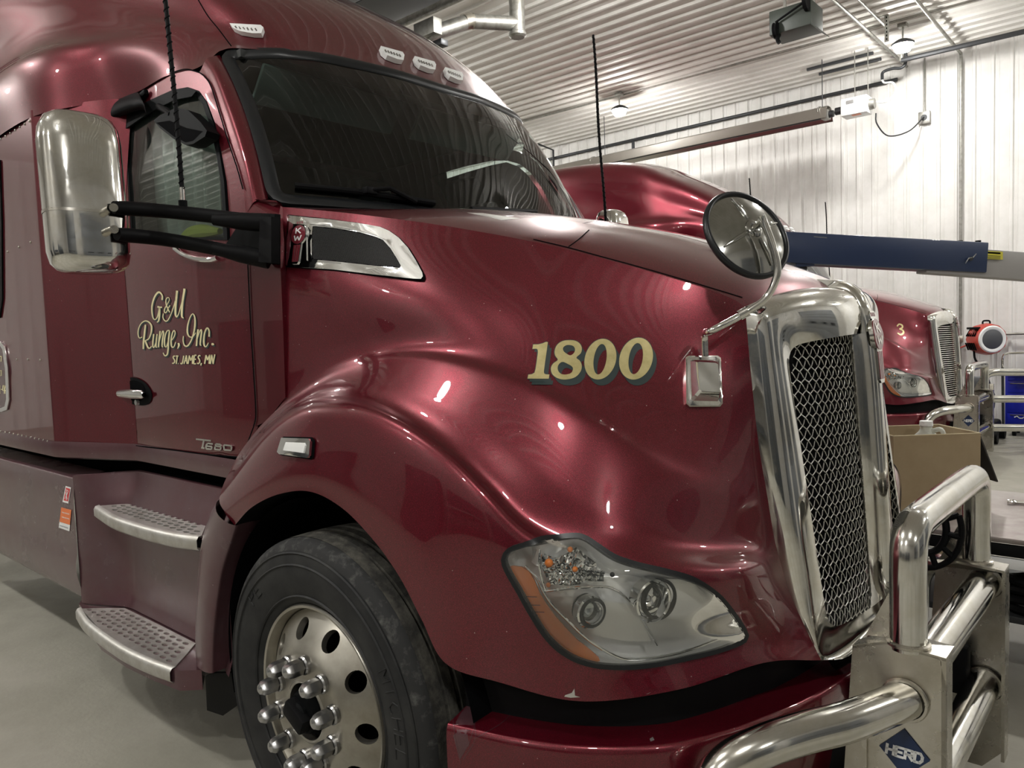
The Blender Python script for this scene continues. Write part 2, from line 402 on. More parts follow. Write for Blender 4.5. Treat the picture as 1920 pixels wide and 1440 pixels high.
for x, y in ((-2.6,3.95),(1.8,3.95),(6.0,3.95),(-9.4,8.4),(-13.4,8.4),(3.4,8.4),(7.4,8.4),(-7.4,3.95),(-11.6,3.95),
             (-10.1,-3.75),(-5.9,-3.75),(-1.7,-3.75),(2.5,-3.75),(6.7,-3.75),(-3.8,-7.6),(.6,-7.6)):
    lamp(x, y, 5.22, 'round ceiling lamp over the shop floor beside the trucks')
# ------------------------------------------------------------------ the near truck: hood, fenders, nose
TRUCK = empty('semi_truck')
tag(TRUCK, 'dark red semi truck with chrome mesh grille, bumper guard and gold 1800 on its hood', 'truck')
PY = np.array([-1.23, -1.21, -1.15, -1.09, -1.0, -.9, -.75, -.6, -.47, -.3]); PX = np.array([.2, .48, .70, .85, .97, 1.06, 1.13, 1.18, 1.225, 1.25])
def nose(px, py, off=0.0, lean=.2):
    lo, hi = -1.23, -.3
    for _ in range(40):
        y = (lo+hi)/2; p = bp(px, py, y=y)
        if p[0] > np.interp(y, PY, PX)-lean*max(0, p[2]-.95)+off: lo = y
        else: hi = y
    return bp(px, py, y=(lo+hi)/2)
COLS = [
 [(530,388,-1.0),(531,520,-1.032),(533,680,-1.042),(535,745,-1.045),(480,808,-1.07),(440,865,-1.12),(412,930,-1.18),None,(440,985,-1.21)],
 [(600,394,-.972),(590,540,-1.020),(582,668,-1.025),(580,705,-1.038),(545,745,-1.07),(520,775,-1.11),(500,805,-1.17),None,(470,950,-1.215)],
 [(660,400,-.942),(655,540,-1.002),(650,645,-1.008),(650,678,-1.02),(610,712,-1.06),(570,745,-1.10),(560,770,-1.17),None,(520,925,-1.215)],
 [(740,410,-.89),(735,540,-.972),(730,635,-.985),(730,665,-1.01),(680,708,-1.06),(625,733,-1.10),(618,760,-1.17),None,(580,917,-1.215)],
 [(820,420,-.83),(815,545,-.942),(805,638,-.965),(800,668,-1.0),(755,715,-1.055),(700,745,-1.10),(693,773,-1.17),None,(640,948,-1.215)],
 [(910,436,-.76),(895,560,-.896),(880,652,-.945),(870,685,-.985),(825,740,-1.05),(770,778,-1.10),(760,806,-1.17),None,(700,1010,-1.215)],
 [(1000,452,-.70),(985,590,-.83),(962,680,-.92),(950,712,-.965),(905,785,-1.04),(850,835,-1.10),(838,863,-1.165),None,(750,1080,-1.215)],
 [(1064,467,-.645),(1055,615,-.78),(1045,715,-.89),(1030,750,-.94),(985,850,-1.025),(920,905,-1.09),(905,933,-1.155),None,(790,1160,-1.21)],
 [(1140,487,-.60),(1135,645,-.73),(1125,765,-.855),(1110,805,-.91),(1060,925,-1.005),(985,985,-1.075),(962,1015,-1.135),None,(830,1252,-1.205)],
 [(1230,512,-.545),(1220,680,-.665),(1205,820,-.80),(1190,865,-.86),(1145,975,-.965),(1085,1030,-1.03),(1060,1075,-1.085),None,(930,1278,'p')],
 [(1300,533,-.51),(1297,710,-.60),(1285,860,-.72),(1270,915,-.78),(1240,1015,-.88),(1200,1060,'p'),(1170,1110,'p'),None,(1086,1323,'p')],
 [(1355,550,-.49),(1353,725,-.54),(1350,875,-.62),(1345,935,-.67),(1335,1030,-.74),(1320,1080,'p'),(1300,1135,'p'),None,(1275,1297,'p')],
 [(1380,562,-.48),(1384,710,-.505),(1392,855,-.55),(1397,925,-.58),(1402,1020,-.62),(1408,1068,'p'),(1415,1120,'p'),None,(1440,1236,'p')],
 [(1397,575,-.475),(1408,700,-.475),(1422,830,-.475),(1437,920,-.475),(1452,1010,-.475),(1465,1060,-.472),(1480,1110,-.47),None,(1540,1238,-.455)],
]
N = []
for c in COLS:
    r = []
    for k in c:
        if k is None: r.append(None)
        elif k[2] == 'p': r.append(nose(k[0], k[1]))
        else: r.append(bp(k[0], k[1], y=k[2]))
    m = r[6]*.45+r[8]*.55; m[1] = r[6][1]*.3+r[8][1]*.7-.006
    r[7] = m; N.append(r)
N = np.array(N)
for it in range(4):                                # ease the measured net along the body
    K = N.copy(); K[1:-1] = .5*N[1:-1]+.25*(N[:-2]+N[2:])
    w = np.full(N.shape[1], .6); w[5] = .3; w[6] = .3; w[8] = .12; w[0] = .35
    N[1:-1] += (K-N)[1:-1]*w[None, :, None]
HS = net(N, 190, 150)
NV_H = HS.shape[0]
hood_vf = orient(grid(HS), (0.3, -9, 1.2))
# the headlight opening: faces inside the lamp outline are left out
HL = [(948,1049),(957,1033),(985,1023),(1030,1013),(1075,1007),(1096,1011),(1120,1027),(1150,1047),(1190,1061),(1250,1075),(1300,1090),(1340,1115),(1370,1150),(1392,1185),(1390,1199),(1350,1216),(1300,1229),(1230,1243),(1170,1248),(1110,1243),(1065,1225),(1030,1195),(1000,1150),(975,1105),(955,1070)]
HLs = [tuple(p) for p in cr(HL, 110, closed=True)]
def proj(p):
    v = np.array(p)-CP; d = v@CD
    return 960+F*(v@CR)/d, 720-F*(v@CU)/d
VP = [proj(v) for v in hood_vf[0]]
hood_faces = [f for f in hood_vf[1] if not inside((sum(VP[i][0] for i in f)/4, sum(VP[i][1] for i in f)/4), HLs)]
S_HOOD = Surf([hood_vf])
hs_near = obj('hood_side', (hood_vf[0], hood_faces), MT['paint'], TRUCK, ang=60)
hs_far = obj('hood_side', mirror((hood_vf[0], hood_faces)), MT['paint'], TRUCK, ang=60)
# inner lip of the wheel arch
lip = [HS[i, -1] for i in range(0, 116)]
LV = np.array([[p, p+np.array([0, .05, .0])*1.0, p+np.array([-p[0]*.05, .32, -(p[2]-.49)*.02])] for p in lip])
obj('arch_lip', orient(grid(LV), (0, -1, .49)), MT['black'], TRUCK); obj('arch_lip', mirror(orient(grid(LV), (0, -1, .49))), MT['black'], TRUCK)
# hood top with crown
Hc = HS[:, 0]                                      # crease, rear to front
def crown(t): return .09*(1-abs(t)**2.6)
ys = np.linspace(-1, 1, 61); HT = []
xr = Hc[0][0]
for i in range(0, NV_H, 3):
    p = Hc[i]; row = []
    s = i/(NV_H-1)
    for t in ys:
        sh = (1-t*t)
        x = p[0] + sh*(.27*(1-s)**1.5 + .085*s**2)     # the rear edge and the front edge both bow forward in the middle
        k = min(1, s*3+.55)
        row.append((x, t*abs(p[1]), p[2]+crown(t)*k - sh*.27*(1-s)**1.5*.22 - sh*.085*s**2*.40))
    HT.append(row)
HT = np.array(HT)
ht_vf = orient(grid(HT), (0, 0, 9))
S_TOP = Surf([ht_vf])
hood_top = obj('hood_top', ht_vf, MT['paint'], TRUCK, ang=60)
# panel joints on the hood top
for pts in ([(1000,449),(1064,464),(1130,482),(1200,501),(1300,530),(1392,558)], [(1066,463),(1085,449),(1105,431)]):
    obj('panel_joint', ribbon(S_TOP, pts, 2.0, .0006), MT['dark'], hood_top)
obj('panel_joint', mirror(ribbon(S_TOP, [(1000,449),(1064,464),(1130,482),(1200,501),(1300,530),(1392,558)], 2.0, .0006)), MT['dark'], hood_top)
obj('worn_patch', decal(S_TOP, [(875,399),(905,400),(975,410),(940,413)], (), 12, .0008), MT['alu'], hood_top)
# ------------------------------------------------------------------ grille
GR = empty('grille', (0, 0, 0), TRUCK)
def gx(y, z):                                      # front face of the grille (gentle bow, slight lean)
    k = max(0, min(1.1, (z-.75)/.77)); return 1.256-.066*(z-.758)-(.28+.36*k)*y*y
zt, zb = 1.52, .745                                # opening
def open_top(y): return zt+.03*(1-(abs(y)/.41)**2)
yo, yi = .395, .060
# chrome shell: quarter-round sections from the body edge forward and in to the opening
E0 = [np.array(e) for e in HS[-1]]                 # body edge, top to bottom
topc = HT[-1]
def mirr(L): return [np.array([p[0], -p[1], p[2]]) for p in L]
o_side = cr(E0, 40); o_top = cr([topc[k] for k in range(0, 31)], 24); o_bot = cr([E0[-1], (1.258, -.36, .672), (1.27, -.2, .69), (1.275, 0, .70)], 18)
i_side = [np.array([gx(yo, z), -yo, z]) for z in np.linspace(zt, zb, 40)]
i_top = [np.array([gx(y, open_top(y)), y, open_top(y)]) for y in np.linspace(-yo, 0, 24)]
i_bot = [np.array([gx(y, zb), y, zb]) for y in np.linspace(-yo, 0, 18)]
O = list(o_top[::-1])[:-1]+list(o_side)[:-1]+list(o_bot); I_ = i_top[::-1][:-1]+i_side[:-1]+i_bot     # centre top -> near side -> centre bottom
O = np.array(list(O)+mirr(O[::-1])[1:-1]); I_ = np.array(list(I_)+mirr(I_[::-1])[1:-1])
for it in range(5): I_[:, 1:] = I_[:, 1:]*.5+np.roll(I_[:, 1:], 1, 0)*.25+np.roll(I_[:, 1:], -1, 0)*.25
for k in range(len(I_)): I_[k, 0] = gx(I_[k, 1], I_[k, 2])
RG = []
for t in np.linspace(0, 1, 15):
    th = t*PI/2; fx = math.sin(th)**.72; fl = 1-math.cos(th)**.80
    row = O.copy(); row[:, 0] = O[:, 0]+(I_[:, 0]+.006-O[:, 0])*fx; row[:, 1:] = O[:, 1:]+(I_[:, 1:]-O[:, 1:])*fl
    RG.append(row)
RG.append(I_+np.array([-.004, 0, 0])); RG.append(I_+np.array([-.05, 0, 0]))
RG = np.array(RG)
for it in range(2): RG[1:-1] = RG[1:-1]*.5+np.roll(RG, 1, 1)[1:-1]*.25+np.roll(RG, -1, 1)[1:-1]*.25
obj('grille_surround', orient(grid(RG, closev=True), (4, -2, 1.6)), MT['chrome'], GR, ang=50)
# centre bar
cb = []
for q in cr([(1.075, 1.722), (1.135, 1.712), (1.178, 1.685), (1.204, 1.64), (1.222, 1.57), (1.240, 1.40), (1.264, 1.0), (1.278, .705)], 40):
    x, z = q; w = .045
    cb.append([(x-.06, -w, z-.03 if z > 1.62 else z), (x-.012, -w*.96, z), (x+.004, -w*.6, z), (x+.008, 0, z), (x+.004, w*.6, z), (x-.012, w*.96, z), (x-.06, w, z-.03 if z > 1.62 else z)])
obj('center_bar', orient(grid(cb), (4, 0, 1.2)), MT['chrome'], GR, ang=60)
obj('radiator', box((1.10, 0, 1.12), (.02, .86, .86)), MT['dark'], GR)
def wire_mesh(name, s):
    b = MB(); p = .030; r = .0019
    y0, y1 = (s*yi, s*yo) if s > 0 else (-yo, -yi)
    for fam in (1, -1):
        for k in range(-40, 80):
            seg = []
            for z in np.arange(zb-.01, zt+.04, .0075):
                y = y0 + k*p*1.0 + fam*(z-zb)*1.0*.92 if fam > 0 else y0 + k*p + fam*(z-zb)*.92
                if y0-.004 < y < y1+.004 and z < open_top(y)+.01:
                    ph = PI*(z-zb)/(p*.5/.92)
                    seg.append((gx(y, z)-.028+fam*.0022*math.cos(ph), y, z))
            if len(seg) > 2: b.add(tube(seg, r, 5, cap=False))
    return obj(name, b.vf(), MT['mesh'], GR, ang=80)
mesh_near = wire_mesh('grille_mesh', -1); mesh_far = wire_mesh('grille_mesh', 1)
# emblem on the centre bar
def emblem_parts(parent, fr, sc, red, chr_, name='emblem', let=None):
    # fr(u, v, h) -> point; u to the right, v up in metres from the shield centre
    def pan(out, h0, h1, m, nm, par):
        V, T = cdt(out); vf = ([fr(a*sc, b*sc, h1*sc) for a, b in V], T)
        W = thick(orient(vf, fr(0, 0, 1)), -(h1-h0)*sc); return obj(nm, W, m, par, ang=30)
    ov = [(.030*math.cos(t), .040*math.sin(t)) for t in np.linspace(0, 2*PI, 32, endpoint=False)]
    big = [(.033*math.cos(t), .044*math.sin(t)) for t in np.linspace(0, 2*PI, 32, endpoint=False)]
    e = pan(big, 0, .010, chr_, name, parent)
    pan(ov, .010, .0125, red, 'emblem_oval', e)
    pan([(-.018,-.038),(.018,-.038),(.016,-.115),(.010,-.125),(-.010,-.125),(-.016,-.115)], 0, .009, chr_, 'emblem_tail', e)
    for k in (-1, 0, 1): pan([(k*.0105-.004,-.044),(k*.0105+.004,-.044),(k*.0095+.0035,-.115),(k*.0095-.0035,-.115)], .009, .0105, red, 'emblem_stripe', e)
    pan([(-.020,.040),(.020,.040),(.020,.052),(.013,.060),(-.013,.060),(-.020,.052)], 0, .009, chr_, 'emblem_crest', e)
    for k in (-1, 0, 1): pan([(k*.010-.003,.046),(k*.010+.003,.046),(k*.010+.003,.056),(k*.010-.003,.056)], .009, .0105, red, 'emblem_stripe', e)
    L = {'K': [[(-.010,.028),(-.010,.004)], [(.010,.028),(-.008,.016)], [(-.004,.018),(.011,.004)]],
         'W': [[(-.015,-.004),(-.008,-.026)], [(-.008,-.026),(0,-.008)], [(0,-.008),(.008,-.026)], [(.008,-.026),(.015,-.004)]]}
    for ch, sts in L.items():
        b = MB()
        for a, c in sts:
            a = np.array(a); c = np.array(c); t = (c-a)/np.linalg.norm(c-a); n = np.array([-t[1], t[0]])*.0026
            q = [a+n, a-n, c-n, c+n]; b.add(orient(([fr(k[0]*sc, k[1]*sc, .0145*sc) for k in q], [(0,1,2,3)]), fr(0, 0, 1)))
        obj('emblem_letter', b.vf(), let or chr_, e)
    return e
emblem_parts(GR, lambda u, v, h: (1.232+h*.7-.16*max(0, v+.0)-.09*v, u*1.25, 1.545+v), 1.18, MT['emblem'], MT['chrome'])
# ------------------------------------------------------------------ bumper
def BN(p):
    k = max(0, min(1, (-p[1]-.55)/.6)); n = np.array([1-.75*k, -.2*abs(p[1])-.85*k, 0]); return n/np.linalg.norm(n)
BT = []                                            # bumper top edge, then the face below it
tp = [(838,1282),(880,1303),(960,1340),(1040,1354),(1100,1358),(1180,1352),(1270,1340),(1380,1300),(1470,1264),(1500,1262)]
tops = [nose(a, b, .012, 0) for a, b in tp]
tops += [np.array([1.235, -.42, .60]), np.array([1.25, -.2, .60]), np.array([1.255, 0, .60])]
tops = [np.array([p[0], p[1], .61 if i < 11 else .60]) for i, p in enumerate(tops)]
tops = cr(tops, 44)
G = []
for p in tops:
    n = BN(p)
    G.append([p-n*.10+np.array([0, 0, .004]), p-n*.02, p+np.array([0, 0, -.006])+n*.006, p+np.array([0, 0, -.05])+n*.012, p+np.array([0, 0, -.16])+n*.008, p+np.array([0, 0, -.30])-n*.02, p+np.array([0, 0, -.36])-n*.06])
bvf = orient(grid(net(G, 60, 30)), (3, -4, .5))
S_BUMP = Surf([bvf])
bm_ = MB().add(bvf).add(mirror(bvf))
bumper = obj('bumper', bm_.vf(), MT['paint'], TRUCK, ang=60)
# scuffed film on the bumper corner
for pts in ([(842,1300),(875,1330),(892,1380),(868,1425)], [(900,1318),(890,1360),(878,1400)], [(960,1338),(935,1360),(890,1385)], [(846,1312),(852,1370),(864,1432)]):
    obj('scuff', ribbon(S_BUMP, pts, 1.1, .0008), MT['paint_dusty'], bumper)
obj('scuff_film', decal(S_BUMP, [(840,1290),(872,1300),(930,1326),(898,1330),(893,1352),(880,1395),(862,1425),(850,1380),(843,1330)], (), 12, .0006), MT['paint_dusty'], bumper)
# dark gap between nose and bumper
gapv = []
for p in tops:
    n = BN(p)
    q = p-n*.085; gapv.append([(q[0], q[1], .57), (q[0], q[1], .78)])
gv = orient(grid(gapv), (3, -4, .5)); obj('bumper_gap_panel', MB().add(gv).add(mirror(gv)).vf(), MT['black'], TRUCK)
# nicks where the paint is gone
for o_ in ([(1060,1303),(1072,1299),(1077,1291),(1078,1304),(1088,1307),(1070,1308),(1058,1306)], [(1211,1302),(1217,1299),(1219,1304),(1213,1307)]):
    obj('paint_chip', decal(S_HOOD, o_, (), None, .0008), MT['alu'], hs_near)
for o_ in ([(1218,1386),(1224,1382),(1227,1388),(1220,1391)],):
    obj('paint_chip', decal(S_BUMP, o_, (), None, .0008), MT['alu'], bumper)
# ------------------------------------------------------------------ fleet number, hand-drawn slab figures with a dropped shade
def sc(pts, x0=970, y0=620, s=6.857): return [(x0+a/s, y0+b/s) for a, b in pts]
def ell(cx, cy, a, b, tilt, n=44):
    return [(cx+a*math.cos(t)+tilt*b*math.sin(t)*-1, cy+b*math.sin(t)) for t in np.linspace(0, 2*PI, n, endpoint=False)]
one = [(205,183),(270,182),(320,170),(370,150),(392,152),(380,250),(358,400),(342,530),(345,555),(365,567),(412,570),(404,624),(130,624),(142,572),(190,565),(222,545),(235,500),(250,400),(265,285),(262,250),(245,237),(195,240)]
eight_o = [tuple(p) for p in cr([(660,128),(740,135),(800,170),(828,230),(815,295),(758,352),(800,390),(826,450),(812,530),(740,605),(620,634),(520,618),(450,565),(432,490),(460,430),(520,380),(485,325),(480,260),(510,190),(575,142)], 72, True)]
eight_h1 = [tuple(p) for p in cr([(660,190),(715,202),(740,240),(728,290),(682,323),(630,300),(592,265),(588,225),(620,197)], 30, True)]
eight_h2 = [tuple(p) for p in cr([(588,408),(640,430),(700,465),(714,500),(690,550),(620,570),(560,560),(522,515),(522,460),(550,420)], 30, True)]
z1o = ell(1066, 372, 203, 262, .13); z1h = ell(1062, 373, 82, 196, .13)
z2o = ell(1524, 364, 215, 270, .13); z2h = ell(1520, 364, 90, 200, .13)
for out, holes in ((one, ()), (eight_o, (eight_h1, eight_h2)), (z1o, (z1h,)), (z2o, (z2h,))):
    shp = [(a+50, b+74) for a, b in out]
    sh = [[(a+50, b+74) for a, b in h] for h in holes]
    d = obj('number_digit', decal(S_HOOD, sc(out), [sc(h) for h in holes], 8, .0022), MT['gold'], hs_near)
    obj('digit_shade', decal(S_HOOD, sc(shp), [sc(h) for h in sh], 8, .0010), MT['shade'], d)
    # dark keyline that joins figure and shade
    def grow(o, k):
        c = np.mean(o, 0); o2 = []
        for i in range(len(o)):
            a = np.array(o[i-1]); b = np.array(o[(i+1) % len(o)]); t = (b-a)/(np.linalg.norm(b-a)+1e-9); n = np.array([t[1], -t[0]])
            o2.append(tuple(np.array(o[i])+n*k))
        return o2
    ar = sum(out[i-1][0]*out[i][1]-out[i][0]*out[i-1][1] for i in range(len(out)))
    g = 9 if ar > 0 else -9
    obj('digit_outline', decal(S_HOOD, sc(grow(out, g)), [], 8, .0015), MT['shade'], d) if not holes else obj('digit_outline', decal(S_HOOD, sc(grow(out, g)), [sc(h) for h in [[(c[0]*.0+p[0]*1.0, p[1]) for p in h] for h in holes for c in [(0, 0)]]], 8, .0015), MT['shade'], d)
    mid = [(a+25, b+37) for a, b in out]; mh = [[(a+25, b+37) for a, b in h] for h in holes]
    obj('digit_shade', decal(S_HOOD, sc(mid), [sc(h) for h in mh], 8, .0012), MT['shade'], d)
# ------------------------------------------------------------------ air intake on the hood side
def zm(pts, x0=520, y0=380, s=6.4): return [(x0+a/s, y0+b/s) for a, b in pts]
io = [(150,172),(165,163),(300,178),(640,212),(1000,262),(1250,310),(1360,360),(1470,440),(1580,560),(1680,720),(1755,860),(1762,905),(1740,935),(1650,930),(1200,878),(700,812),(300,782),(145,770),(130,745)]
ii = [(372,300),(400,262),(440,270),(700,300),(1000,352),(1200,405),(1310,460),(1400,560),(1490,700),(1530,790),(1520,820),(1490,832),(1200,800),(800,748),(420,718),(378,700)]
im = [(440,290),(480,290),(700,312),(1000,365),(1190,420),(1280,460),(1370,560),(1450,690),(1495,770),(1480,795),(1200,770),(800,722),(470,690),(432,685),(430,400)]
grow2 = lambda o, k: [(p[0]+(p[0]-np.mean([q[0] for q in o]))*k, p[1]+(p[1]-np.mean([q[1] for q in o]))*k*1.6) for p in o]
ip = obj('intake_bezel', decal(S_HOOD, zm(io), [zm(ii)], 9, .010, .012), MT['chrome_clean'], TRUCK, ang=30)
obj('bezel_seal', decal(S_HOOD, zm(grow2(io, .025)), [], 10, .0035), MT['dark'], ip)
obj('inner_bezel', decal(S_HOOD, zm(ii), [zm(im)], 9, .0065, .005), MT['chrome_clean'], ip, ang=30)
obj('intake_back', decal(S_HOOD, zm(ii), [], 9, .0042), MT['dark'], ip)
mb = MB()
imp = zm(im)
for fam in (1, -1):
    for k in range(-70, 140):
        pts = []
        for yy in np.arange(422, 508, 2.4):
            xx = 580+k*2.6+fam*(yy-422)*.85+(yy-422)*.12
            if inside((xx, yy), imp): pts.append(S_HOOD.px(xx, yy, .0055+.0004*fam)[0])
        if len(pts) > 2: mb.add(tube(pts, .0007, 4, cap=False))
obj('intake_mesh', mb.vf(), MT['meshblack'], ip)
ec, en = S_HOOD.px(565, 442, .010); ec = Vector(ec); en = Vector(en)
eu = Vector((1, 0, 0)); eu = (eu-en*eu.dot(en)).normalized(); ev = en.cross(eu); ev = ev if ev.z > 0 else -ev
emblem_parts(ip, lambda u, v, h: ec+eu*u*1.35+ev*v+en*h*.45, .80, MT['emblem'], MT['chrome_clean'], 'emblem', MT['white'])
# ------------------------------------------------------------------ fender marker lamp
fo = [(536,822),(586,823),(590,828),(588,855),(584,859),(532,852),(528,848)]
fm = obj('fender_lamp', decal(S_HOOD, fo, (), 8, .016, .016), MT['chrome_clean'], TRUCK, ang=30)
obj('lamp_base', decal(S_HOOD, grow2(fo, .10), (), 8, .004), MT['dark'], fm)
obj('lamp_lens', decal(S_HOOD, [(546,830),(580,831),(582,836),(579,850),(541,845)], (), 8, .019, .004), MT['white'], fm, ang=30)
# ------------------------------------------------------------------ headlight
def zh(pts, x0=920, y0=980, s=3.84): return [(x0+a/s, y0+b/s) for a, b in pts]
def offs(o, k):
    ar = sum(o[i-1][0]*o[i][1]-o[i][0]*o[i-1][1] for i in range(len(o))); k = k if ar > 0 else -k; r = []
    for i in range(len(o)):
        a = np.array(o[i-1]); b = np.array(o[(i+1) % len(o)]); t = (b-a)/(np.linalg.norm(b-a)+1e-9); r.append(tuple(np.array(o[i])+np.array([t[1], -t[0]])*k))
    return r
hl = empty('headlight', (0, 0, 0), TRUCK)
obj('lamp_gasket', decal(S_HOOD, offs(HLs, 7), [offs(HLs, -3)], 12, .007, .012), MT['gasket'], hl, ang=40)
bw = []
for p in HLs+[HLs[0]]: bw.append([S_HOOD.px(p[0], p[1], l)[0] for l in (.003, -.03, -.075)])
obj('lamp_bucket', grid([[tuple(q) for q in r] for r in bw]), MT['reflector2'], hl)
def deep(out, l, step=8, holes=()):              # panel behind the lens, l metres inside
    V, T = cdt(out, holes, step); f = l if callable(l) else (lambda a, b: l)
    return orient(([S_HOOD.px(a, b, f(a, b))[0] for a, b in V], T))
obj('lamp_back', deep(HLs, -.074, 10), MT['reflector2'], hl)
amb = zh([(112,325),(150,316),(220,325),(270,360),(310,420),(345,510),(400,600),(460,680),(540,770),(620,850),(700,910),(780,975),(790,1003),(750,1014),(680,1003),(580,958),(480,888),(390,788),(310,690),(230,590),(180,500),(130,400)])
obj('amber_reflector', thick(deep(amb, -.006, 7), -.006), MT['amber'], hl, ang=40)
for a, b in ((200, 530), (225, 590), (255, 640)):
    obj('reflector_line', ribbon(S_HOOD, zh([(a, b), (a+75, b+8), (a+130, b+10)]), 1.0, -.004), MT['black'], hl)
# chrome trim line between amber strip and lamps, and the divider between the lamp bowls
for pts, w, l in (([(235,320),(320,410),(370,510),(440,610),(560,730),(680,840),(800,920),(950,990),(1100,995),(1400,940),(1800,800)], 3.2, -.012), ([(380,512),(600,488),(800,478),(880,492),(960,540),(1050,640),(1130,760),(1220,900)], 3.0, -.016), ([(350,190),(340,300),(360,420),(395,520)], 2.4, -.016), ([(1100,320),(1400,380),(1560,470),(1680,600),(1760,740)], 2.4, -.010)):
    q = cr(zh(pts), 60); obj('lamp_trim', tube([S_HOOD.px(a, b, l)[0] for a, b in q], w*.0011, 8), MT['reflector'], hl)
# turn-signal bowl: fluted facets
tb = zh([(352,200),(420,185),(520,165),(620,140),(700,200),(800,260),(850,300),(835,380),(830,470),(700,478),(560,490),(400,505),(362,420),(345,310)])
rnd = random.Random(3)
def flute(a, b):
    u = (a-1010)/8.0; return -.045+.010*math.sin(u*2.1+b*.13)+.006*math.sin(b*.7)
obj('signal_bowl', deep(tb, flute, 4), MT['reflector'], hl, ang=25)
def bulb(px, py, l, r, m, nm):
    c = S_HOOD.px(px, py, l)[0]; V, Fc = lathe([(.0001, -r)]+[(r*math.cos(t), r*math.sin(t)) for t in np.linspace(-1.4, 1.4, 9)]+[(.0001, r)], 16, 'z', c)
    return obj(nm, (V, Fc), m, hl)
bulb(1027, 1059, -.022, .0105, MT['amber'], 'amber_bulb'); bulb(1070, 1023, -.02, .007, MT['amber'], 'amber_bulb'); bulb(1079, 1070, -.032, .007, MT['amber'], 'amber_bulb'); bulb(1025, 1104, -.025, .006, MT['amber'], 'amber_bulb')
def ring_at(px, py, l, r, depth, m, nm, axis=(.93, -.36, 0), rr=.004):
    c = Vector(S_HOOD.px(px, py, l)[0]); a = Vector(axis).normalized(); u = a.cross(Vector((0, 0, 1))).normalized(); v = u.cross(a)
    V = []; prof = [(r, -depth), (r, 0), (r-rr, .003), (r-rr*2, 0), (r-rr*2, -depth)]
    n = 40
    for i in range(n):
        t = 2*PI*i/n
        for q, h in prof: V.append(c+(u*math.cos(t)+v*math.sin(t))*q+a*h)
    k = len(prof); Fc = [(i*k+j, ((i+1) % n)*k+j, ((i+1) % n)*k+j+1, i*k+j+1) for i in range(n) for j in range(k-1)]
    return obj(nm, (V, Fc), m, hl), c, a, u, v
def dome(c, a, u, v, r, h, m, nm, inward=False):
    V = []; n = 32; K = 8
    for j in range(K+1):
        q = j/K; rad = r*math.cos(q*PI/2)+1e-5; hh = h*math.sin(q*PI/2)
        for i in range(n): t = 2*PI*i/n; V.append(c+(u*math.cos(t)+v*math.sin(t))*rad+a*hh)
    Fc = [(j*n+i, j*n+(i+1) % n, (j+1)*n+(i+1) % n, (j+1)*n+i) for j in range(K) for i in range(n)]
    return obj(nm, (V, Fc), m, hl)
_, c, a, u, v = ring_at(1114, 1157, -.02, .036, .04, MT['satin'], 'projector_ring')
dome(c-a*.004, a, u, v, .031, .016, MT['bulbglass'], 'projector_lens'); dome(c-a*.03, a, u, v, .034, -.02, MT['reflector'], 'projector_bowl')
ring_at(1110, 1157, -.022, .040, .02, MT['reflector'], 'projector_bezel')
_, c, a, u, v = ring_at(1232, 1136, -.022, .052, .03, MT['reflector'], 'high_beam_ring')
dome(c-a*.012, a, u, v, .046, -.045, MT['reflector'], 'high_beam_bowl'); dome(c-a*.03, a, u, v, .012, .014, MT['bulbglass'], 'high_beam_bulb')
ring_at(1247, 1136, -.03, .050, .012, MT['satin'], 'high_beam_shade')
bulb(1153, 1079, -.035, .006, MT['black'], 'reflector_hole')
obj('lamp_fill', deep(zh([(1310,420),(1450,420),(1560,500),(1650,620),(1740,780),(1500,800),(1290,760),(1320,600)]), -.045, 8), MT['reflector2'], hl)
obj('lamp_fill', deep(zh([(830,620),(1000,640),(1060,690),(1140,800),(1200,900),(1000,900),(840,880),(740,850),(800,780)]), -.04, 8), MT['reflector2'], hl)
lens = obj('lens', thick(deep(offs(HLs, -1), lambda a, b: .004, 9), .003), MT['lens'], hl, ang=60)
copy = [ch for ch in hl.children]
# far-side headlight (mirror image)
hl2 = empty('headlight', (0, 0, 0), TRUCK)
for ch in copy:
    if ch.name.startswith(('lens', 'lamp_back', 'lamp_bucket', 'lamp_gasket', 'amber_reflector')):
        m = ch.data.copy()
        for v_ in m.vertices: v_.co.y = -v_.co.y
        m.flip_normals(); link(bpy.data.objects.new(ch.name.split('.')[0], m), hl2)
# ------------------------------------------------------------------ cab side, door, pillar
def ycab(x, z): return -1.05 + (.09*((z-1.95)/.75)**1.2 if z > 1.95 else 0) + .012*max(0, 1.5-z)**1.0*0
def cabp(px, py, off=0.0):
    p = bps(px, py, lambda x, z: ycab(x, z)-off); return p
def cabpanel(out, holes=(), step=22, off=0.0, curve=0.0):
    V, T = cdt(out, holes, step)
    W = [cabp(a, b, off) for a, b in V]
    if curve:
        xs = [w[0] for w in W]; xm = (min(xs)+max(xs))/2; h = (max(xs)-min(xs))/2
        for w in W: w[1] -= curve*(1-((w[0]-xm)/h)**2)-curve
    return orient((W, T), (0, -9, 1.6))
seam_front = [(374,136),(384,144),(396,162),(412,212),(430,270),(445,315),(456,355),(462,400),(465,490),(470,600),(476,700),(480,775),(476,800),(455,858)]
door_out = seam_front+[(380,851),(320,843),(255,836),(256,810),(248,775),(230,735),(216,680),(210,600),(206,500),(198,380),(188,260),(180,215),(205,190),(240,171),(290,150),(325,136),(350,130)]
win = [(351,163),(372,170),(386,190),(400,230),(412,290),(420,340),(424,400),(426,450),(330,448),(244,438),(237,330),(228,260),(222,225),(280,190),(325,168)]
glass_o = [(351,170),(368,178),(380,196),(394,236),(406,292),(414,342),(418,400),(419,446),(330,444),(248,436),(241,330),(233,264),(230,240),(285,205),(325,182)]
S_CAB = Surf([cabpanel([(60,60),(560,60),(560,1000),(60,1000)], (), 40)])
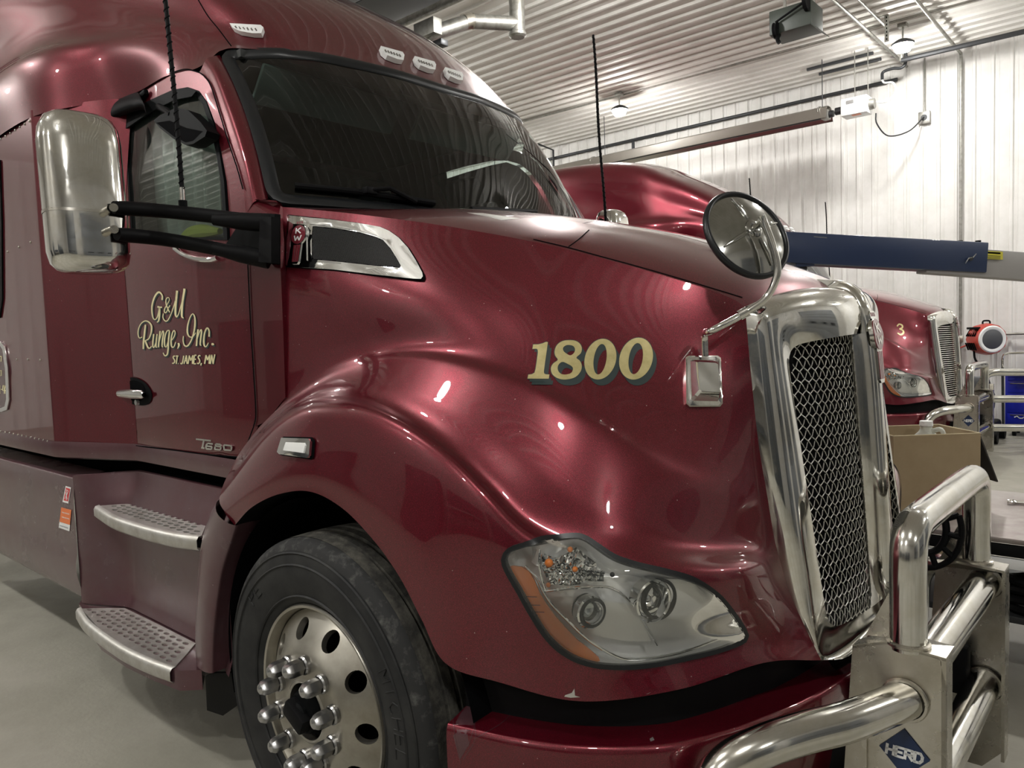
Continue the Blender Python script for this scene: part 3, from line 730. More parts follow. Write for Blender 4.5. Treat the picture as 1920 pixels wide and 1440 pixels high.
door = empty('door', (0, 0, 0), TRUCK)
dvf = cabpanel(door_out, [win], 20, .0, .018)
obj('door_skin', thick(dvf, -.03), MT['paint'], door, ang=40)
S_DOOR = Surf([dvf])
obj('window_frame', thick(cabpanel(win, [glass_o], 16, -.004), -.02), MT['satin'], door, ang=40)
obj('window_glass', cabpanel(glass_o, (), 30, -.012), MT['sideglass'], door)
sj = seam_front[:]+[(380,851),(320,843),(255,836)]
S_SEAM = Surf([cabpanel([(60,60),(560,60),(560,1000),(60,1000)], (), 40, .003)])
for L in (sj[:7], sj[7:13], [(476,800),(465,830),(455,858)], sj[13:], [(374,136),(350,130),(325,136),(290,150),(240,171)]): obj('door_seam', ribbon(S_SEAM, L, 2.4, .001), MT['dark'], door)
# far-side door for the view across the cab
dm = MB().add(mirror(thick(dvf, -.03))); obj('door', dm.vf(), MT['paint'], TRUCK, ang=40)
obj('window_glass', mirror(cabpanel(glass_o, (), 30, -.012)), MT['sideglass'], TRUCK)
# rain visor over the door window
rv = np.array([[cabp(a, b, o) for o, a, b in ((.002, x, y), (.05, x+4, y+8), (.055, x+10, y+24), (.03, x+12, y+34))] for x, y in [(178,206),(200,192),(225,180),(255,172),(262,178)]])
obj('rain_visor', orient(grid(net(rv, 24, 10)), (0, -9, 1.6)), MT['satin'], door, ang=60)
obj('visor_clip', xf(box((0, 0, 0), (.07, .02, .022), .004), Matrix.Translation(cabp(268, 178, .012)) @ Matrix.Rotation(-.15, 4, 'Y')), MT['satin'], door)
obj('window_top_rail', thick(cabpanel([(222,225),(280,190),(325,170),(352,165),(370,172),(362,182),(330,188),(285,210),(232,246)], (), 16, .004), .006), MT['satin'], door, ang=40)
# look-down mirror hanging inside the top of the window
lm = [(288,226),(300,216),(330,202),(352,206),(375,228),(388,245),(384,256),(362,270),(348,272),(325,260),(300,240)]
V, T = cdt(lm, (), 10); W = [cabp(a, b, .05) for a, b in V]
obj('look_down_mirror', thick(orient((W, T), (0, -9, 1.6)), -.05), MT['satin'], door, ang=35)
obj('mirror_glass', orient(([cabp(a, b, .0505) for a, b in [(293,230),(318,226),(350,240),(380,246),(362,264),(348,267),(326,256)]], [(0,1,2,3,4,5,6)]), (0, -9, 1.6)), MT['dark'], door)
obj('mirror_stem', tube([cabp(298, 200, .01), cabp(312, 208, .03), cabp(322, 215, .04)], .014, 10), MT['satin'], door)
# door handle
ho = [tuple(p) for p in cr([(228,722),(236,710),(255,708),(274,718),(285,735),(284,752),(272,760),(250,758),(236,750),(229,738)], 40, True)]
dh = obj('door_handle', decal(S_CAB, ho, (), 6, .003), MT['satin'], door)
obj('handle_recess', decal(S_CAB, [tuple(p) for p in cr([(238,722),(246,714),(258,714),(270,722),(274,736),(268,750),(252,752),(242,742)], 30, True)], (), 6, .0045), MT['dark'], dh)
hb = []
for x0, y0, w in ((229,738,.006),(232,737,.011),(255,738,.012),(276,739,.011),(280,740,.006)):
    c = S_CAB.px(x0, y0, .022)[0]; hb.append([(c[0], c[1]-.010*math.cos(t), c[2]+w*1.7*math.sin(t)) for t in np.linspace(0, 2*PI, 14, endpoint=False)])
obj('handle_bar', grid(hb, closev=True), MT['chrome_clean'], dh)
obj('lock_cylinder', lathe([(.0001, -.012), (.012, -.012), (.014, 0)], 16, 'y', S_CAB.px(261, 754, .004)[0]), MT['lug'], dh)
# beltline moulding under the window, in body paint
obj('beltline', ribbon(S_DOOR, [(207,516),(300,514),(400,518),(465,520)], 2.2, .0015), MT['paint'], door)
# round vent under the window sill
vp = cr([(328,466),(345,478),(370,486),(395,487),(408,483)], 24)
obj('sill_scoop', tube([cabp(a, b, .012) for a, b in vp], .010, 10), MT['chrome_clean'], door)
# front cowl panel between door and hood, and the pillar
cowl_out = [(462,402),(520,408),(526,500),(531,620),(535,745),(500,790),(478,800),(480,775),(476,700),(470,600),(465,490)]
obj('cowl_panel', thick(cabpanel(cowl_out, (), 20, .0, 0), -.02), MT['paint'], TRUCK, ang=40)
# windshield surface
WY = np.array([0, .3, .6, .75, .87]); WX = np.array([-.60, -.61, -.68, -.78, -.92])
def wtop(s): y = s*.87; return np.array([np.interp(abs(y), WY, WX), y, 2.70+.02*abs(s)])
def wbot(s): y = s*.955; a = abs(s); return np.array([-.20-.05*a-.24*a**2.4, y, 2.045+.045*a])
_T = cr([wtop(s) for s in np.linspace(-1, 1, 15)], 61); _B = cr([wbot(s) for s in np.linspace(-1, 1, 15)], 61)
def wpt(i, t): p = _B[i]*(1-t)+_T[i]*t; b = .035*4*t*(1-t); return p+np.array([b, 0, b*.5])
WG = np.array([[wpt(i, t) for t in np.linspace(0, 1, 25)] for i in range(61)])
ws_vf = orient(grid(WG), (3, 0, 2.6)); S_WS = Surf([ws_vf])
ws = empty('windshield', (0, 0, 0), TRUCK)
obj('windshield_glass', ws_vf, MT['windshield'], ws)
loop = [WG[i, 0] for i in range(61)]+[WG[60, j] for j in range(1, 25)]+[WG[i, 24] for i in range(59, -1, -1)]+[WG[0, j] for j in range(23, 0, -1)]
lp = cr(loop, 220, True)
for it in range(4): lp = lp*.5+np.roll(lp, 1, 0)*.25+np.roll(lp, -1, 0)*.25
ctr = lp.mean(0); gk = []
for i in range(len(lp)):
    p = lp[i]; t = lp[(i+1) % len(lp)]-lp[i-1]; t /= np.linalg.norm(t); n = np.array([.75, 0, .55]) if abs(p[1]) < .7 else np.array([.62, .5*np.sign(p[1]), .5]); n /= np.linalg.norm(n); o_ = np.cross(n, t); o_ /= np.linalg.norm(o_)
    if o_@(p-ctr) < 0: o_ = -o_
    gk.append([p+o_*.030, p+o_*.028+n*.012, p+o_*.008+n*.016, p-o_*.018+n*.008, p-o_*.022])
obj('windshield_gasket', orient(grid(gk, closeu=True), (3, 0, 2.6)), MT['gasket'], ws, ang=60)
# A pillars
def pillar(s):
    pr_ = []
    for k in range(11):
        t = k/10; q = seam_front[0:8]; qq = cr(q, 11)[k]
        a = cabp(*qq); e = WG[0, int(round((1-t)*24))]+np.array([-.012, -.022, 0])
        m = (a+e)/2+np.array([.018, -.022, .01]); pr_.append([a, a*.7+m*.3, m, m*.4+e*.6+np.array([.006, -.004, 0]), e])
    vf = orient(grid(net(pr_, 24, 14)), (1, -9, 2.4)); return vf if s < 0 else mirror(vf)
obj('a_pillar', pillar(-1), MT['paint'], TRUCK, ang=60); obj('a_pillar', pillar(1), MT['paint'], TRUCK, ang=60)
# red corner piece at the foot of the pillar
cpz = [cabp(458, 372), cabp(505, 384), bp(526, 386, y=-.985), bp(521, 412, y=-1.02), cabp(462, 406)]
cpz = [cpz[0], cabp(503, 380)+np.array([0, .03, .01]), cpz[2], cpz[3], cpz[4]]
obj('pillar_foot', thick(orient((cpz, [(0,1,2,3,4)]), (1, -9, 2.2)), -.02), MT['paint'], TRUCK); obj('pillar_foot', mirror(thick(orient((cpz, [(0,1,2,3,4)]), (1, -9, 2.2)), -.02)), MT['paint'], TRUCK)
# cowl tray below the glass
ct = [[(_B[i][0]-.06, _B[i][1], _B[i][2]-.01), (_B[i][0]+.02, _B[i][1], _B[i][2]-.03), (_B[i][0]+.09, _B[i][1], _B[i][2]-.05)] for i in range(61)]
obj('cowl_tray', orient(grid(ct), (0, 0, 9)), MT['black'], TRUCK)
# wipers
for pts in ([(553,352),(640,360),(720,370),(812,384)],):
    q = cr(pts, 20); obj('wiper_blade', tube([S_WS.px(a, b, .012)[0] for a, b in q], .012, 8), MT['black'], ws)
obj('wiper_arm', tube([S_WS.px(690, 364, .03)[0], S_WS.px(725, 362, .035)[0], S_WS.px(775, 386, .03)[0]], .009, 8), MT['black'], ws)
obj('wiper_clip', xf(box((0, 0, 0), (.03, .05, .025), .004), Matrix.Translation(S_WS.px(690, 364, .025)[0])), MT['black'], ws)
q = cr([(880,395),(940,398),(1000,400)], 10); obj('wiper_blade', tube([S_WS.px(a, b, .012)[0] for a, b in q], .012, 8), MT['black'], ws)
# ------------------------------------------------------------------ roof fairing
RO = [  # rows: lower seam, shoulder, upper side, ridge, half-crown, centre line; columns rear to front
 [(-4.3,-1.22,2.66),(-3.0,-1.22,2.66),(-2.05,-1.215,2.66),(-1.62,-.995,2.69),(-1.25,-.966,2.70),(-1.0,-.952,2.675),(-.93,-.895,2.735)],
 [(-4.3,-1.22,2.95),(-3.0,-1.22,2.95),(-2.08,-1.212,2.92),(-1.66,-1.03,2.90),(-1.30,-.957,2.83),(-1.03,-.905,2.76),(-.90,-.865,2.745)],
 [(-4.3,-1.14,3.10),(-3.05,-1.14,3.10),(-2.16,-1.11,3.05),(-1.72,-.985,3.02),(-1.36,-.92,2.95),(-1.07,-.87,2.83),(-.85,-.82,2.742)],
 [(-4.3,-1.13,3.60),(-3.1,-1.12,3.52),(-2.3,-1.05,3.36),(-1.85,-.96,3.20),(-1.45,-.89,3.05),(-1.08,-.83,2.90),(-.79,-.76,2.735)],
 [(-4.3,-1.02,3.92),(-3.2,-.99,3.89),(-2.4,-.93,3.76),(-1.95,-.87,3.55),(-1.48,-.82,3.30),(-1.06,-.74,3.03),(-.70,-.63,2.728)],
 [(-4.3,-.5,4.0),(-3.2,-.48,3.98),(-2.45,-.45,3.88),(-1.98,-.43,3.66),(-1.48,-.41,3.40),(-.98,-.37,3.08),(-.625,-.32,2.722)],
 [(-4.3,0,4.02),(-3.2,0,4.0),(-2.45,0,3.90),(-1.98,0,3.69),(-1.48,0,3.43),(-.97,0,3.10),(-.61,0,2.72)],
]
RN = np.array(RO)
half = net(RN, 46, 60)                            # [row][col]
full = np.concatenate([half, half[-2::-1]*np.array([1, -1, 1])], 0)
roof_vf = orient(grid(full), (0, 0, 30)); S_ROOF = Surf([roof_vf])
roof = obj('roof_fairing', roof_vf, MT['paint'], TRUCK, ang=60)
vf_ = ribbon(S_ROOF, [(372,0),(390,30),(410,55),(425,75),(434,87)], 2.2, .001); obj('roof_joint', vf_, MT['dark'], roof)
for cx, cy, w, hgt, sl in ((466,62,60,20,.05),(732,108,44,20,.32),(793,126,40,20,.32),(847,146,34,20,.35)):
    o_ = [(cx-w/2, cy-hgt*.45-sl*w*.28),(cx+w*.42, cy-hgt*.32+sl*w*.30),(cx+w/2, cy-hgt*.10+sl*w*.40),(cx+w*.46, cy+hgt*.42+sl*w*.35),(cx+w*.2, cy+hgt*.45+sl*w*.2),(cx-w*.22, cy+hgt*.32-sl*w*.12),(cx-w*.42, cy-sl*w*.2)]
    ml = obj('marker_lamp', decal(S_ROOF, o_, (), 8, .024, .022), MT['white'], roof, ang=30)
    inner = [(cx+(a-cx)*.72, cy+(b-cy)*.6) for a, b in o_]
    mbx = MB()
    for k in range(6): 
        a = inner[0][0]+(inner[2][0]-inner[0][0])*(k+.5)/6; b = inner[0][1]+(inner[2][1]-inner[0][1])*(k+.5)/6+hgt*.18
        mbx.add(ribbon(S_ROOF, [(a-1.6, b-2), (a+1.4, b+3)], 2.4, .0255))
    obj('lamp_facet', mbx.vf(), MT['lug'], ml)
# ------------------------------------------------------------------ sleeper
def slab(P, m, nm, par, th=-.02, look=(-2, -9, 2)): return obj(nm, thick(orient(([tuple(p) for p in P], [tuple(range(len(P)))]), look), th), m, par)
sl = empty('sleeper', (0, 0, 0), TRUCK)
sp = [[(x, -1.22, z) for z in np.linspace(1.13, 2.66, 18)] for x in np.linspace(-4.3, -2.07, 24)]
spv = orient(grid(sp), (-2, -9, 2)); S_SL = Surf([spv]); obj('side_panel', spv, MT['paint'], sl); obj('side_panel', mirror(spv), MT['paint'], sl)
bev = []
for z in np.linspace(1.13, 2.69, 20):
    k = .5*(1-math.cos(min(1, max(0, (z-1.13)/1.5))*PI)); xf_ = -1.56-.03*k; yf = ycab(0, z)+.002
    bev.append([(-2.07, -1.22, z), (-2.045, -1.212, z), (-1.9, -1.155, z), (-1.70, yf*.5-1.075*.5-.03, z), (xf_, yf, z)])
bvv = orient(grid(net(bev, 30, 20)), (0, -9, 2)); obj('corner_panel', bvv, MT['paint'], sl, ang=60); obj('corner_panel', mirror(bvv), MT['paint'], sl, ang=60)
# sill strip under sleeper and door
st = []
for x, y in ((-4.3,-1.22),(-3.0,-1.22),(-2.07,-1.22),(-1.85,-1.14),(-1.57,-1.05),(-1.2,-1.05),(-.75,-1.05),(-.5,-1.05)):
    st.append([(x, y-.002, 1.155), (x, y-.008, 1.128), (x, y-.002, 1.08), (x, y+.05, 1.065), (x, y+.3, 1.062)])
sv = orient(grid(st), (-1, -9, 1)); obj('sill', sv, MT['paint_dusty'], sl, ang=40); obj('sill', mirror(sv), MT['paint_dusty'], sl, ang=40)
rb = MB()
RV = [(a, 262-(a)*.62) for a in range(2, 60, 9)]+[(x, 808+.21*x) for x in range(2, 98, 8)]+[(15,472),(36,463),(58,454),(32,674),(53,674),(76,675)]
for a, b in RV:
    c = S_SL.px(a, b, .001)[0]; rb.add(lathe([(.006, 0), (.0055, -.002), (.003, -.004), (.0001, -.0045)], 8, 'y', c))
tag(obj('rivets', rb.vf(), MT['plate'], sl), kind='stuff')
fr_o = [(-30,640),(4,640),(12,650),(18,690),(20,750),(16,768),(6,772),(-30,768)]
fr_i = [(-30,646),(2,646),(8,655),(13,692),(15,748),(12,762),(4,765),(-30,762)]
pl = obj('placard', decal(S_SL, fr_o, (), 14, .004, .004), MT['paint_dusty'], sl)
obj('placard_frame', thick(decal(S_SL, fr_o, [fr_i], 10, .005), .004), MT['chrome_clean'], pl)
for ch in ([(2,668),(5,668)], [(5,668),(4,678)], [(2,695),(5,694),(5,704),(2,705),(2,695)], [(0,722),(2,722),(2,738),(0,738)], [(4,730),(6,730)], [(8,722),(7,732),(10,732)], [(10,722),(10,738)], [(13,722),(11,730),(12,738),(14,735),(12,731)]):
    obj('placard_letter', ribbon(S_SL, ch, 1.3, .0055, smooth=False) if len(ch) != 2 else ribbon(S_SL, ch, 1.3, .0055), MT['cream'], pl)
wf = [(-40,300),(2,300),(6,420),(7,560),(2,596),(-40,600)]
wo = obj('sleeper_window', decal(S_SL, wf, (), 16, .004, .004), MT['satin'], sl)
obj('window_seal', decal(S_SL, [(2,300),(6,420),(7,560),(2,596),(-2,596),(2,558),(1,420),(-3,300)], (), 8, .008), MT['black'], wo)
# cab back / inner box so the cab is closed
obj('cab_floor', box((-1.5, 0, 1.09), (2.0, 1.9, .03)), MT['dark'], TRUCK)
obj('sleeper_back', box((-4.28, 0, 2.55), (.03, 2.42, 2.84)), MT['paint'], TRUCK)
obj('rear_bulkhead', box((-2.3, 0, 1.9), (.04, 2.0, 1.6)), MT['trim'], TRUCK)
obj('headliner', box((-1.5, 0, 2.72), (1.3, 1.7, .03)), MT['trim'], TRUCK)
# ------------------------------------------------------------------ interior
obj('dashboard', xf(box((0, 0, 0), (.42, 1.85, .34), .06), Matrix.Translation((-.62, 0, 1.86))), MT['seat'], TRUCK)
def seat(y):
    s = empty('seat', (0, 0, 0), TRUCK)
    obj('seat_cushion', box((-1.45, y, 1.62), (.52, .52, .16), .05), MT['seat'], s)
    obj('seat_backrest', xf(box((0, 0, .36), (.16, .5, .74), .06), Matrix.Translation((-1.72, y, 1.66)) @ Matrix.Rotation(-.16, 4, 'Y')), MT['seat'], s)
    obj('headrest', xf(box((0, 0, 0), (.12, .3, .2), .05), Matrix.Translation((-1.85, y, 2.47))), MT['seat'], s)
    obj('seat_base', box((-1.45, y, 1.33), (.4, .4, .44), .02), MT['satin'], s)
    return s
seat(.55)
cu = [[(x, -.86+.028*math.sin(x*52)+.012*math.sin(x*19), z) for z in np.linspace(1.45, 2.66, 6)] for x in np.linspace(-2.0, -1.02, 150)]
st2 = obj('curtain', orient(grid(cu), (0, -9, 2)), MT['curtain'], TRUCK)
vt = cr([(-1.36,-.915,2.00),(-1.15,-.93,2.045),(-.93,-.935,2.03)], 14)
obj('safety_vest', tube(vt, [.012+.022*math.sin(PI*i/13) for i in range(14)], 10), MT['vest'], st2)
swc = Matrix.Translation((-.98, .55, 2.0)) @ Matrix.Rotation(-.9, 4, 'Y')
swo = empty('steering_wheel', (0, 0, 0), TRUCK)
obj('steering_rim', xf(tube([(.23*math.cos(t), .23*math.sin(t), 0) for t in np.linspace(0, 2*PI, 40)], .017, 10), swc), MT['satin'], swo)
obj('steering_hub', xf(box((0, 0, -.02), (.13, .4, .03), .012), swc), MT['satin'], swo)
for s in (-1, 1):
    obj('sun_visor', xf(box((0, 0, 0), (.02, .72, .17), .008), Matrix.Translation((-.86, s*.42, 2.62)) @ Matrix.Rotation(.7, 4, 'Y')), MT['visor'], TRUCK)
# ------------------------------------------------------------------ lettering on the door
def zl(pts, x0=230, y0=520, s=8.0): return [(x0+a/s, y0+b/s) for a, b in pts]
SCRIPT = {
 'letter_g': [([(600,340),(600,270),(550,222),(490,290),(450,420),(450,540),(470,620),(500,632),(530,590),(555,500),(560,450)], [22,20,26,24,22,20,16,14,16,22,26]), ([(530,440),(565,450),(600,448)], [24,22,16]), ([(562,450),(560,560),(548,650),(522,675)], [24,26,22,12])],
 'ampersand': [([(718,420),(690,470),(660,530),(635,520),(640,470),(680,400),(710,330),(690,300),(660,330),(660,400),(690,480),(715,525)], [14,14,14,16,16,12,10,12,14,16,18,14])],
 'letter_m': [([(618,540),(612,600),(640,650),(680,650),(730,560),(780,420),(815,290),(825,200)], [12,14,16,16,12,14,22,32]), ([(822,230),(805,400),(800,550),(820,600)], [30,28,26,18]), ([(820,600),(850,540),(895,380),(925,250),(935,170)], [14,12,14,24,32]), ([(935,190),(905,380),(895,560),(905,600),(925,612)], [30,28,28,20,10])],
 'letter_r': [([(300,895),(260,910),(240,860),(245,780),(280,700),(340,655),(400,670),(440,730),(435,830),(400,920),(355,945)], [14,14,14,14,14,16,20,24,20,16,12]), ([(350,710),(335,850),(322,960),(318,1075)], [22,24,24,22]), ([(345,945),(365,1000),(395,1060),(425,1055),(440,1030)], [22,24,20,16,10])],
 'letter_u': [([(475,850),(462,960),(462,1040),(480,1050),(510,960),(525,850)], [20,20,18,14,12,20]), ([(525,850),(512,960),(508,1040),(525,1050)], [20,20,18,10])],
 'letter_n': [([(570,805),(555,930),(545,1050)], [20,20,20]), ([(552,990),(580,880),(610,805),(622,830),(605,950),(600,1035),(615,1045)], [10,12,16,20,20,18,10])],
 'letter_g_small': [([(712,800),(680,800),(650,860),(635,960),(645,1040),(670,1030),(695,920),(712,800)], [16,16,18,20,18,14,12,18]), ([(712,800),(695,950),(690,1080),(675,1160),(640,1175),(615,1130)], [20,22,22,20,18,12])],
 'letter_e': [([(740,950),(775,900),(795,840),(785,798),(760,820),(740,900),(735,980),(745,1040),(775,1045),(805,970)], [12,14,14,16,16,20,22,20,16,10])],
 'comma': [([(845,985),(852,1020),(832,1070)], [26,26,10])],
 'letter_i': [([(920,880),(915,950),(935,1020),(980,1030),(1030,960),(1070,850),(1092,720),(1090,600),(1060,548),(1020,600),(985,720),(980,830),(1010,890),(1060,890),(1105,830)], [12,14,18,20,18,20,24,20,14,14,18,22,18,14,10])],
 'letter_n2': [([(1140,780),(1125,900),(1115,1030)], [22,22,22]), ([(1120,960),(1150,850),(1180,785),(1192,810),(1178,930),(1172,1010),(1190,1020)], [10,12,16,22,22,20,10])],
 'letter_c': [([(1305,890),(1305,800),(1275,760),(1240,830),(1225,940),(1232,1020),(1260,1040),(1295,980)], [22,22,22,22,24,22,16,8])],
 'period': [([(1340,1000),(1362,1003),(1375,995)], [26,34,26])],
}
BLOCK = {'S': [[(795,1185),(775,1180),(765,1205),(785,1235),(790,1265),(770,1290),(750,1285)]], 'T': [[(805,1180),(845,1180)], [(828,1180),(812,1298)]], 'dot': [[(838,1292),(846,1292)]],
 'J': [[(925,1175),(905,1280),(890,1298),(875,1285)]], 'A': [[(928,1298),(965,1170),(975,1298)], [(942,1250),(972,1250)]], 'M': [[(990,1298),(1008,1172),(1030,1250),(1062,1168),(1055,1298)]], 'E': [[(1115,1168),(1085,1168),(1072,1296),(1108,1296)], [(1080,1228),(1108,1228)]], 'S2': [[(1175,1180),(1155,1172),(1140,1200),(1160,1232),(1165,1265),(1145,1294),(1125,1285)]], 'comma2': [[(1190,1285),(1180,1322)]],
 'M2': [[(1238,1296),(1260,1165),(1280,1240),(1315,1160),(1305,1296)]], 'N': [[(1322,1298),(1345,1160),(1365,1298),(1390,1155)]]}
for nm, strokes in SCRIPT.items():
    b = MB(); sh = MB()
    for pts, w in strokes:
        b.add(ribbon(S_DOOR, zl(pts), [k/8.0*1.05 for k in w], .0024)); sh.add(ribbon(S_DOOR, [(a+1.9, c+2.6) for a, c in zl(pts)], [k/8.0*1.05 for k in w], .0014))
        sh.add(ribbon(S_DOOR, [(a+1.0, c+1.4) for a, c in zl(pts)], [k/8.0*1.1 for k in w], .0016))
    o_ = obj('lettering', b.vf(), MT['cream'], door); obj('lettering_shade', sh.vf(), MT['shade'], door)
for nm, strokes in BLOCK.items():
    b = MB(); sh = MB()
    for pts in strokes:
        q = zl(pts); q2 = [q[0]]
        for i in range(1, len(q)): q2 += [(q[i-1][0]*(1-t)+q[i][0]*t, q[i-1][1]*(1-t)+q[i][1]*t) for t in (.5, 1)]
        sm = nm in ('S', 'S2', 'J')
        if sm: b.add(ribbon(S_DOOR, q, 2.3, .0024)); sh.add(ribbon(S_DOOR, [(a+1, c+1) for a, c in q], 2.3, .0014))
        else:
            for i in range(len(q)-1): b.add(ribbon(S_DOOR, [q[i], q[i+1]], 2.3, .0024)); sh.add(ribbon(S_DOOR, [(q[i][0]+1, q[i][1]+1), (q[i+1][0]+1, q[i+1][1]+1)], 2.3, .0014))
    obj('lettering', b.vf(), MT['cream'], door); obj('lettering_shade', sh.vf(), MT['shade'], door)
# model badge, raised chrome characters
def badge(surf, par, strokes, w, m):
    for st_ in strokes:
        b = MB()
        for q in st_:
            for i in range(len(q)-1): b.add(thick(ribbon(surf, [q[i], q[i+1]], w, .006), -.005))
        obj('badge_character', b.vf(), m, par, ang=30)
S_CAB2 = S_DOOR
badge(S_CAB2, door, [[[(370,823),(398,826)], [(385,824),(382,839)], [(380,839),(386,840)]],
  [[(402,832),(392,831),(389,835),(389,841),(399,842),(400,837),(390,836)]], [[(407,832),(416,833),(417,837),(407,836),(407,832)], [(406,837),(405,842),(416,843),(417,838)]], [[(423,834),(434,835),(437,837),(436,844),(423,843),(422,836),(423,834)]]], 3.0, MT['chrome_clean'])
# ------------------------------------------------------------------ side skirt, steps
sk = []
for x in (-4.3, -3.6, -3.0, -2.5, -2.2, -1.92):
    sk.append([(x, -1.06, 1.0), (x, -1.175, .99), (x, -1.195, .965), (x, -1.205, .85), (x, -1.205, .66), (x, -1.215, .57), (x, -1.20, .47), (x, -1.17, .40), (x, -1.10, .36)])
skv = orient(grid(net(sk, 30, 40)), (-3, -9, .8)); S_SK = Surf([skv])
skirt = obj('side_skirt', skv, MT['paint_dusty'], TRUCK, ang=60); obj('side_skirt', mirror(skv), MT['paint_dusty'], TRUCK, ang=60)
stk = obj('warning_sticker', decal(S_SK, [(124,911),(134,914),(129,944),(118,941)], (), None, .002), MT['white'], skirt)
m_red = mat('sticker_red', (.55, .03, .04), .4); m_or = mat('sticker_orange', (.72, .17, .04), .4)
obj('sticker_print', decal(S_SK, [(125,914),(132.6,916.5),(128.6,940),(120.5,938)], (), None, .003), m_red, stk)
for q in ([(125,918),(130,920)], [(124,922),(128,936)], [(130,921),(123,935)], [(127,919),(126,938)]): obj('sticker_mark', ribbon(S_SK, q, .9, .0038), MT['white'], stk)
st3 = obj('log_sticker', decal(S_SK, [(116,951),(135,956),(131,996),(111,989)], (), None, .002), MT['white'], skirt)
obj('sticker_print', decal(S_SK, [(116,951),(135,956),(132.2,984),(113,978)], (), None, .003), m_or, st3)
for y0, n in ((959, 6), (968, 6)):
    for k in range(n): obj('sticker_mark', ribbon(S_SK, [(118+k*2.4, y0+k*.65), (119.2+k*2.4, y0+2.6+k*.65)], 1.1, .0038), MT['white'], st3)
for k in range(6): obj('sticker_mark', ribbon(S_SK, [(114+k*2.6, 985+k*.8), (115.4+k*2.6, 985.6+k*.8)], 1.3, .0038), MT['navy'], st3)
# step fairing
def fair(x, z):                                   # outer face of the step box
    r = max(0, min(1, (x+1.93)/.30)); r = r*r*(3-2*r)
    y = -1.20+.13*r
    f = max(0, min(1, (x+.85)/.28)); f = f*f*(3-2*f); y += -.09*f
    if z < .46: k = max(0, min(1, (.46-z)/.06)); y += -.02*r*k
    if z > .86: y += .05*r*min(1, (z-.86)/.14)
    return y
sf = [[(x, fair(x, z), z) for z in (1.0+.02*max(0,min(1,(x+1.93)/.30)), .97, .92, .88, .84, .78, .70, .62, .55, .50, .46, .44, .42, .405, .40)] for x in np.linspace(-1.925, -.60, 40)]
sfv = orient(grid(sf), (-1.2, -9, .8)); stepbox = obj('step_fairing', sfv, MT['paint_dusty'], TRUCK, ang=50); obj('step_fairing', mirror(sfv), MT['paint_dusty'], TRUCK, ang=50)
# sloping shelf above the steps
shf = [[(x, fair(x, 1.0), 1.0+.02*max(0,min(1,(x+1.93)/.30))), (x, fair(x, 1.0)+.012, 1.004+.02*max(0,min(1,(x+1.93)/.30))), (x, fair(x, 1.0)+.03, .96)] for x in np.linspace(-1.925, -.6, 20)]
sh_v = orient(grid(shf), (-1, -5, 5)); obj('fairing_top', sh_v, MT['paint_dusty'], TRUCK, ang=50); obj('fairing_top', mirror(sh_v), MT['paint_dusty'], TRUCK, ang=50)
obj('under_sill', box((-2.4, -.78, .98), (3.6, .3, .14)), MT['dark'], TRUCK); obj('under_sill', box((-2.4, .78, .98), (3.6, .3, .14)), MT['dark'], TRUCK)
def tread(nm, pts, z, lip, par_mat):
    o = [bp(a, b, z=z) for a, b in pts]; P2 = [(p[0], p[1]) for p in o]
    t = empty(nm, (0, 0, 0), TRUCK)
    xs = [p[0] for p in P2]; yy = [p[1] for p in P2]
    # rows of raised oval holes, following the bowed front edge
    holes = []; inset = offs(P2, -.022)
    r = 0; y = max(yy)-.026
    while y > min(yy):
        x = min(xs)+.02+(.028 if r % 2 else 0)
        while x < max(xs):
            if inside((x, y), inset): holes.append((x, y))
            x += .056
        y -= .029; r += 1
    hp = [[(hx+.0200*math.cos(t_)*1.0, hy+.0095*math.sin(t_)) for t_ in np.linspace(0, 2*PI, 8, endpoint=False)] for hx, hy in holes]
    V, T = cdt(P2, hp, None)
    vf = orient(([(a, b, z) for a, b in V], T), (0, 0, 9))
    obj('tread_plate', thick(vf, -.008), MT['alu'], t, ang=30)
    # rolled front lip along the outer edge
    edge_ = [bp(a, b, z=z) for a, b in lip]
    e = cr(edge_, 30); L = []
    for p in e: L.append([(p[0], p[1]+.004, z+.001), (p[0], p[1]-.012, z-.002), (p[0], p[1]-.020, z-.014), (p[0], p[1]-.020, z-.045), (p[0], p[1]-.012, z-.055), (p[0], p[1]+.03, z-.058)])
    obj('step_lip', orient(grid(L), (-1, -9, .6)), MT['alu'], t, ang=50)
    obj('step_tray', ([(p[0], p[1], z-.06) for p in o], [tuple(range(len(o)))]), MT['dark'], t)
    return t
up = tread('upper_step', [(186,948),(228,945),(276,944),(330,957),(392,970),(378,1004),(340,1000),(300,992),(255,980),(215,966)], .875, [(184,947),(215,966),(255,980),(300,992),(340,1000),(378,1004)], None)
lo = tread('lower_step', [(152,1141),(190,1140),(234,1140),(300,1172),(367,1206),(345,1232),(328,1250),(285,1236),(235,1213),(190,1183)], .40, [(150,1139),(165,1162),(190,1183),(235,1213),(285,1236),(328,1251)], None)
# underside of the upper step
# ledge around the lower tread
led = [bp(a, b, z=.395) for a, b in [(148,1132),(165,1108),(240,1112),(310,1145),(388,1190),(378,1256),(335,1258),(285,1240),(235,1217),(188,1186)]]
lv = thick(orient(([tuple(p) for p in led], [tuple(range(len(led)))]), (0, 0, 9)), -.075); obj('step_ledge', lv, MT['paint_dusty'], TRUCK)
